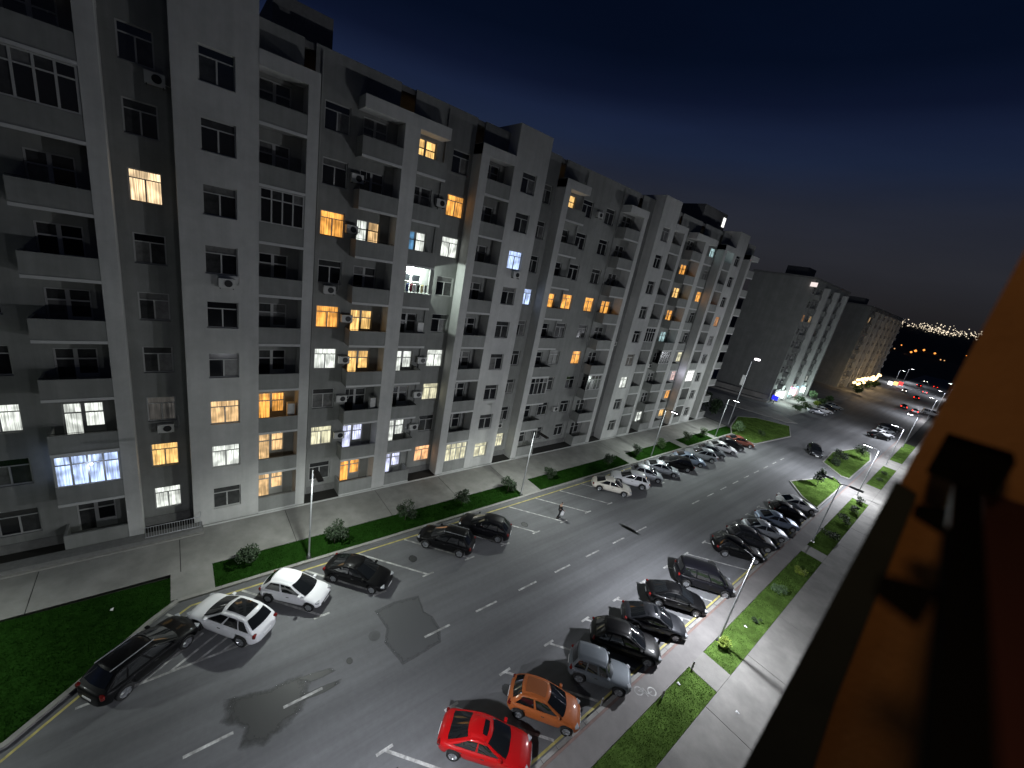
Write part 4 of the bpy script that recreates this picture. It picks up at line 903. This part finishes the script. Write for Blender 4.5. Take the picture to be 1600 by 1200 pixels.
for y in (192, 214, 236): plain_light(-25.0, y, 4.5, 850, (1, .70, .38))
tl = thing('roof_beacon', 'pale pink lamp on the roof edge of the second block', 'lamp', loc=(-31.9, 119.5, 30.2)); m = MB(); m.box(-.9, .5, -.35, -.1, 0, 1.0); m.obj('lamp_panel', glow('beacon', (1, .86, .82), 1.0), tl)
ml = thing('mast_lamp', 'tall mast lamp with a banner at the corner of the long block', 'street lamp', loc=(-27.4, 83.5, 0))
m = MB(); m.tube([(0, 0, 0), (0, 0, 13.0), (.6, .4, 13.6)], [.10, .07, .05], 8); m.obj('pole', METAL, ml); m = MB(); m.box(.3, 1.1, .1, .7, 13.5, 13.75); m.obj('lamp_head', glow('mast_led', (1, .9, .97), 9), ml); m = MB(); m.box(-.6, .0, -.05, .05, 8.2, 10.2); m.obj('banner', PLATE, ml)
for i, (x, y, c) in enumerate(((-21.5, 262, (1, .05, .05)), (-22.6, 256, (1, .55, .2)), (-23.8, 250, (1, 1, 1)))):
    o = thing('shop_sign', ['small red lit sign far along the left pavement', 'small orange lit sign far along the left pavement', 'small white lit sign far along the left pavement'][i], 'sign', loc=(x, y, 0), group='small lit signs far along the road')
    m = MB(); m.box(-.8, .8, -.1, .1, 1.2, 2.9); m.obj('sign_board', glow(f'sign_lit_{i}', c, 2), o); m = MB(); m.tube([(0, 0, 0), (0, 0, 1.3)], .06, 6); m.obj('post', METAL, o)
# ---- hill with the lights of the city
m = MB(); nx = 60; prof = []
for i in range(nx+1):
    x = -1400+i*45; h = 76+16*math.sin(i*.31)+9*math.sin(i*.83+1)+5*math.sin(i*1.9)
    m.v += [(x, 900, -1), (x, 1500, 14+h*.25), (x, 2100, h*.9), (x, 2500, h*.7)]
for i in range(nx):
    for j in range(3): q = i*4+j; m.f.append((q, q+4, q+5, q+1)); m.m.append(0)
S('hill', m, EARTH, smooth=True)
rr = random.Random(5)
for nm, cnt, c, s, (ya, yb), (za, zb), sz in (('town_lights', 130, (1, .55, .22), 1.1, (900, 1450), (2, 12), (.4, 1.1)), ('city_lights', 1900, (1, .84, .62), 1.5, (1450, 2080), (5, 90), (.7, 2.1)), ('amber_lights', 30, (1, .33, .06), 2.0, (800, 1250), (4, 16), (1.2, 2.6))):
    m = MB()
    for _ in range(cnt):
        y = rr.uniform(ya, yb); x = y*rr.uniform(-.22, .10); fr = (y-ya)/(yb-ya); z = lerp(za, zb, fr)*rr.uniform(.8, 1.08); a = rr.uniform(*sz)
        i = len(m.v); m.v += [(x-a, y, z), (x+a, y, z), (x, y-a, z), (x, y+a, z), (x, y, z-a), (x, y, z+a)]
        for q in ((0, 2, 5), (2, 1, 5), (1, 3, 5), (3, 0, 5), (2, 0, 4), (1, 2, 4), (3, 1, 4), (0, 3, 4)): m.f.append(tuple(i+k for k in q)); m.m.append(0)
    o = m.obj(nm, glow(nm, c, s), kind='stuff')
# ================================================================== PERSON in dark clothes crossing the empty bays
def skin(name, pts, edges, rads, root, m, parent=None, sub=2):
    me = bpy.data.meshes.new(name); me.from_pydata(pts, edges, []); o = link(name, me, parent)
    md = o.modifiers.new('skin', 'SKIN'); md.use_smooth_shade = True
    for i, v in enumerate(me.skin_vertices[0].data): v.radius = (rads[i], rads[i]) if not isinstance(rads[i], tuple) else rads[i]; v.use_root = (i == root)
    s = o.modifiers.new('sub', 'SUBSURF'); s.levels = s.render_levels = sub
    me.materials.append(m); return o
pr = thing('person', 'person in dark clothes walking with a white bag across the empty bays', 'person', loc=(-20.35, 27.6, .0), rotz=math.radians(65))
SK = mat('skin', (.30, .19, .14), .6); CL = mat('dark_jacket', (.014, .014, .016), .9); TR = mat('dark_trousers', (.010, .010, .012), .9)
pts = [(0, 0, .95), (0, 0, 1.18), (0, 0, 1.42), (.02, 0, 1.53), (.04, 0, 1.66), (.05, 0, 1.76),
       (0, .10, .92), (.12, .10, .50), (.02, .10, .09), (.16, .11, .04), (0, -.10, .92), (-.04, -.10, .50), (-.22, -.10, .12), (-.10, -.11, .05),
       (0, .19, 1.40), (-.07, .24, 1.13), (.03, .25, .88), (.06, .25, .80), (0, -.19, 1.40), (.06, -.24, 1.14), (.24, -.22, 1.02), (.31, -.21, .98)]
ed = [(0, 1), (1, 2), (2, 3), (3, 4), (4, 5), (0, 6), (6, 7), (7, 8), (8, 9), (0, 10), (10, 11), (11, 12), (12, 13), (2, 14), (14, 15), (15, 16), (16, 17), (2, 18), (18, 19), (19, 20), (20, 21)]
rd = [(.14, .10), (.14, .10), (.15, .10), .055, (.085, .10), (.07, .08), .085, .06, .04, .035, .085, .06, .04, .035, .06, .045, .032, .026, .06, .045, .032, .026]
n0 = len(pts)
for hb, hd in ((17, (0, 0, -1)), (21, (.8, 0, -.5))):     # five short fingers on each hand
    for j in range(5):
        b = Vector(pts[hb]); d = Vector(hd).normalized(); s = (j-2)*.018; l = (.05, .075, .082, .076, .055)[j]
        i = len(pts); pts.append(tuple(b+d*.05+Vector((s, .0, 0)))); pts.append(tuple(b+d*(.05+l)+Vector((s*1.2, .01, -.01)))); ed += [(hb, i), (i, i+1)]; rd += [.009, .007]
skin('body', pts, ed, rd, 0, SK, pr, 1)
skin('jacket', [pts[i] for i in (0, 1, 2, 14, 15, 16, 18, 19, 20)], [(0, 1), (1, 2), (2, 3), (3, 4), (4, 5), (2, 6), (6, 7), (7, 8)], [(.165, .125), (.165, .125), (.175, .12), .078, .062, .048, .078, .062, .048], 0, CL, pr, 1)
skin('trousers', [(0, 0, .98)]+[pts[i] for i in (6, 7, 8, 10, 11, 12)], [(0, 1), (1, 2), (2, 3), (0, 4), (4, 5), (5, 6)], [(.15, .115), .10, .078, .06, .10, .078, .06], 0, TR, pr, 1)
skin('hair', [(.025, 0, 1.70), (.03, 0, 1.78)], [(0, 1)], [(.098, .108), (.07, .085)], 0, mat('hair', (.01, .008, .007), .7), pr, 1)
for q in ((.10, .10), (-.16, -.105)):
    m = MB(); z = 0.0 if q[0] > 0 else .02; m.box(q[0]-.10, q[0]+.15, q[1]-.05, q[1]+.05, z, z+.09); m.obj('shoe', DARKM, pr)
t = thing('shopping_bag', 'white carrier bag in the hand of the person', 'bag', loc=(-20.15, 27.75, .42), rotz=math.radians(65))
m = MB(); m.prism([(-.14, .0), (.14, 0), (.17, .34), (.05, .46), (-.05, .46), (-.16, .34)], 'y', -.05, .05); m.obj('sack', PLATE, t)
# ================================================================== THE BALCONY THE PICTURE IS TAKEN FROM
def onY(px, py, Y):
    d = rgt*((px-800)/624.72)+dwn*((py-600)/624.72)+fwd; return Vector((0, 0, H_EYE))+d*(Y/d.y)
OR = mat('orange_plaster', (.36, .165, .050), .85, var=.10, vscale=6, bump=.35, bscale=70, stain=.12, sscale=2)
MAR = mat('maroon_panel', (.045, .008, .005), .8, var=.1)
ow = thing('balcony_end_wall', 'orange plastered end wall of the balcony along the right edge', 'wall', loc=(0, 0, 0))
YW = 1.62
m = MB(); m.box(-.036, 2.2, YW, YW+.22, -.02, 27.0); m.obj('plaster', OR, ow)
dk = mat('shade_band_dark', (.030, .034, .026), .9, var=.15, vscale=8)  # shade band down the wall edge, put in as a dark tapered strip
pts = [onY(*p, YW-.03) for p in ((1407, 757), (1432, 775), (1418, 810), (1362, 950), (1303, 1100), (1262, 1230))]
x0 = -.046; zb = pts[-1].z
m = MB(); m.prism([(x0, zb-1.5), (x0, pts[0].z)]+[(p.x, p.z) for p in pts[1:]]+[(pts[-1].x+.15, zb-1.5)], 'y', YW-.03, YW-.002); fix(m.obj('edge_shade_band', dk, ow).data)
MATTE = mat('black_matte', (.006, .006, .006), .95, spec=0); MATTE.node_tree.nodes['Principled BSDF'].inputs['IOR'].default_value = 1.0
rg = thing('balcony_railing', 'black balcony railing with bracket arms against the orange wall', 'railing', loc=(0, 0, 0))
m = MB(); m.v = [(.048, 1.45, H_EYE-.322), (.092, 1.45, H_EYE-.322), (.118, .15, H_EYE-.322), (.082, .15, H_EYE-.322), (.048, 1.45, H_EYE-.295), (.092, 1.45, H_EYE-.295), (.118, .15, H_EYE-.295), (.082, .15, H_EYE-.295)]
for q in ((0, 1, 2, 3), (4, 5, 6, 7), (0, 1, 5, 4), (1, 2, 6, 5), (2, 3, 7, 6), (3, 0, 4, 7)): m.f.append(q); m.m.append(0)
fix(m.obj('handrail', MATTE, rg).data)
m = MB(); m.box(.0, .112, 1.36, 1.50, H_EYE-.292, H_EYE-.205); m.obj('end_block', MATTE, rg)
m = MB(); m.tube([(.056, 1.02, H_EYE-.294), (.049, 1.34, H_EYE-.294)], .0022, 8); m.obj('rail_highlight', METAL, rg)  # thin bright strip standing in for the highlight along the rail
for y in (.74, 1.16):
    m = MB(); m.prism([(.062, H_EYE-.35), (.014, H_EYE-.34), (.010, H_EYE-.322), (.062, H_EYE-.30)], 'y', y-.02, y+.02); fix(m.obj('bracket_arm', MATTE, rg).data)
sl_ = thing('balcony_parapet', 'dark maroon parapet ledge inside the balcony by the railing', 'ledge', loc=(0, 0, 0))
m = MB(); m.prism([(.112, H_EYE-.36), (.112, H_EYE-.335), (.9, H_EYE-.30), (.9, H_EYE-.4)], 'y', .25, 1.60); fix(m.obj('ledge', MAR, sl_).data)
l = bpy.data.lights.new('balcony_bulb', 'POINT'); l.energy = 22; l.color = (1, .68, .36); l.shadow_soft_size = .08; o = bpy.data.objects.new('balcony_bulb', l); COL.objects.link(o); o.location = (-.16, -.5, H_EYE+.75)
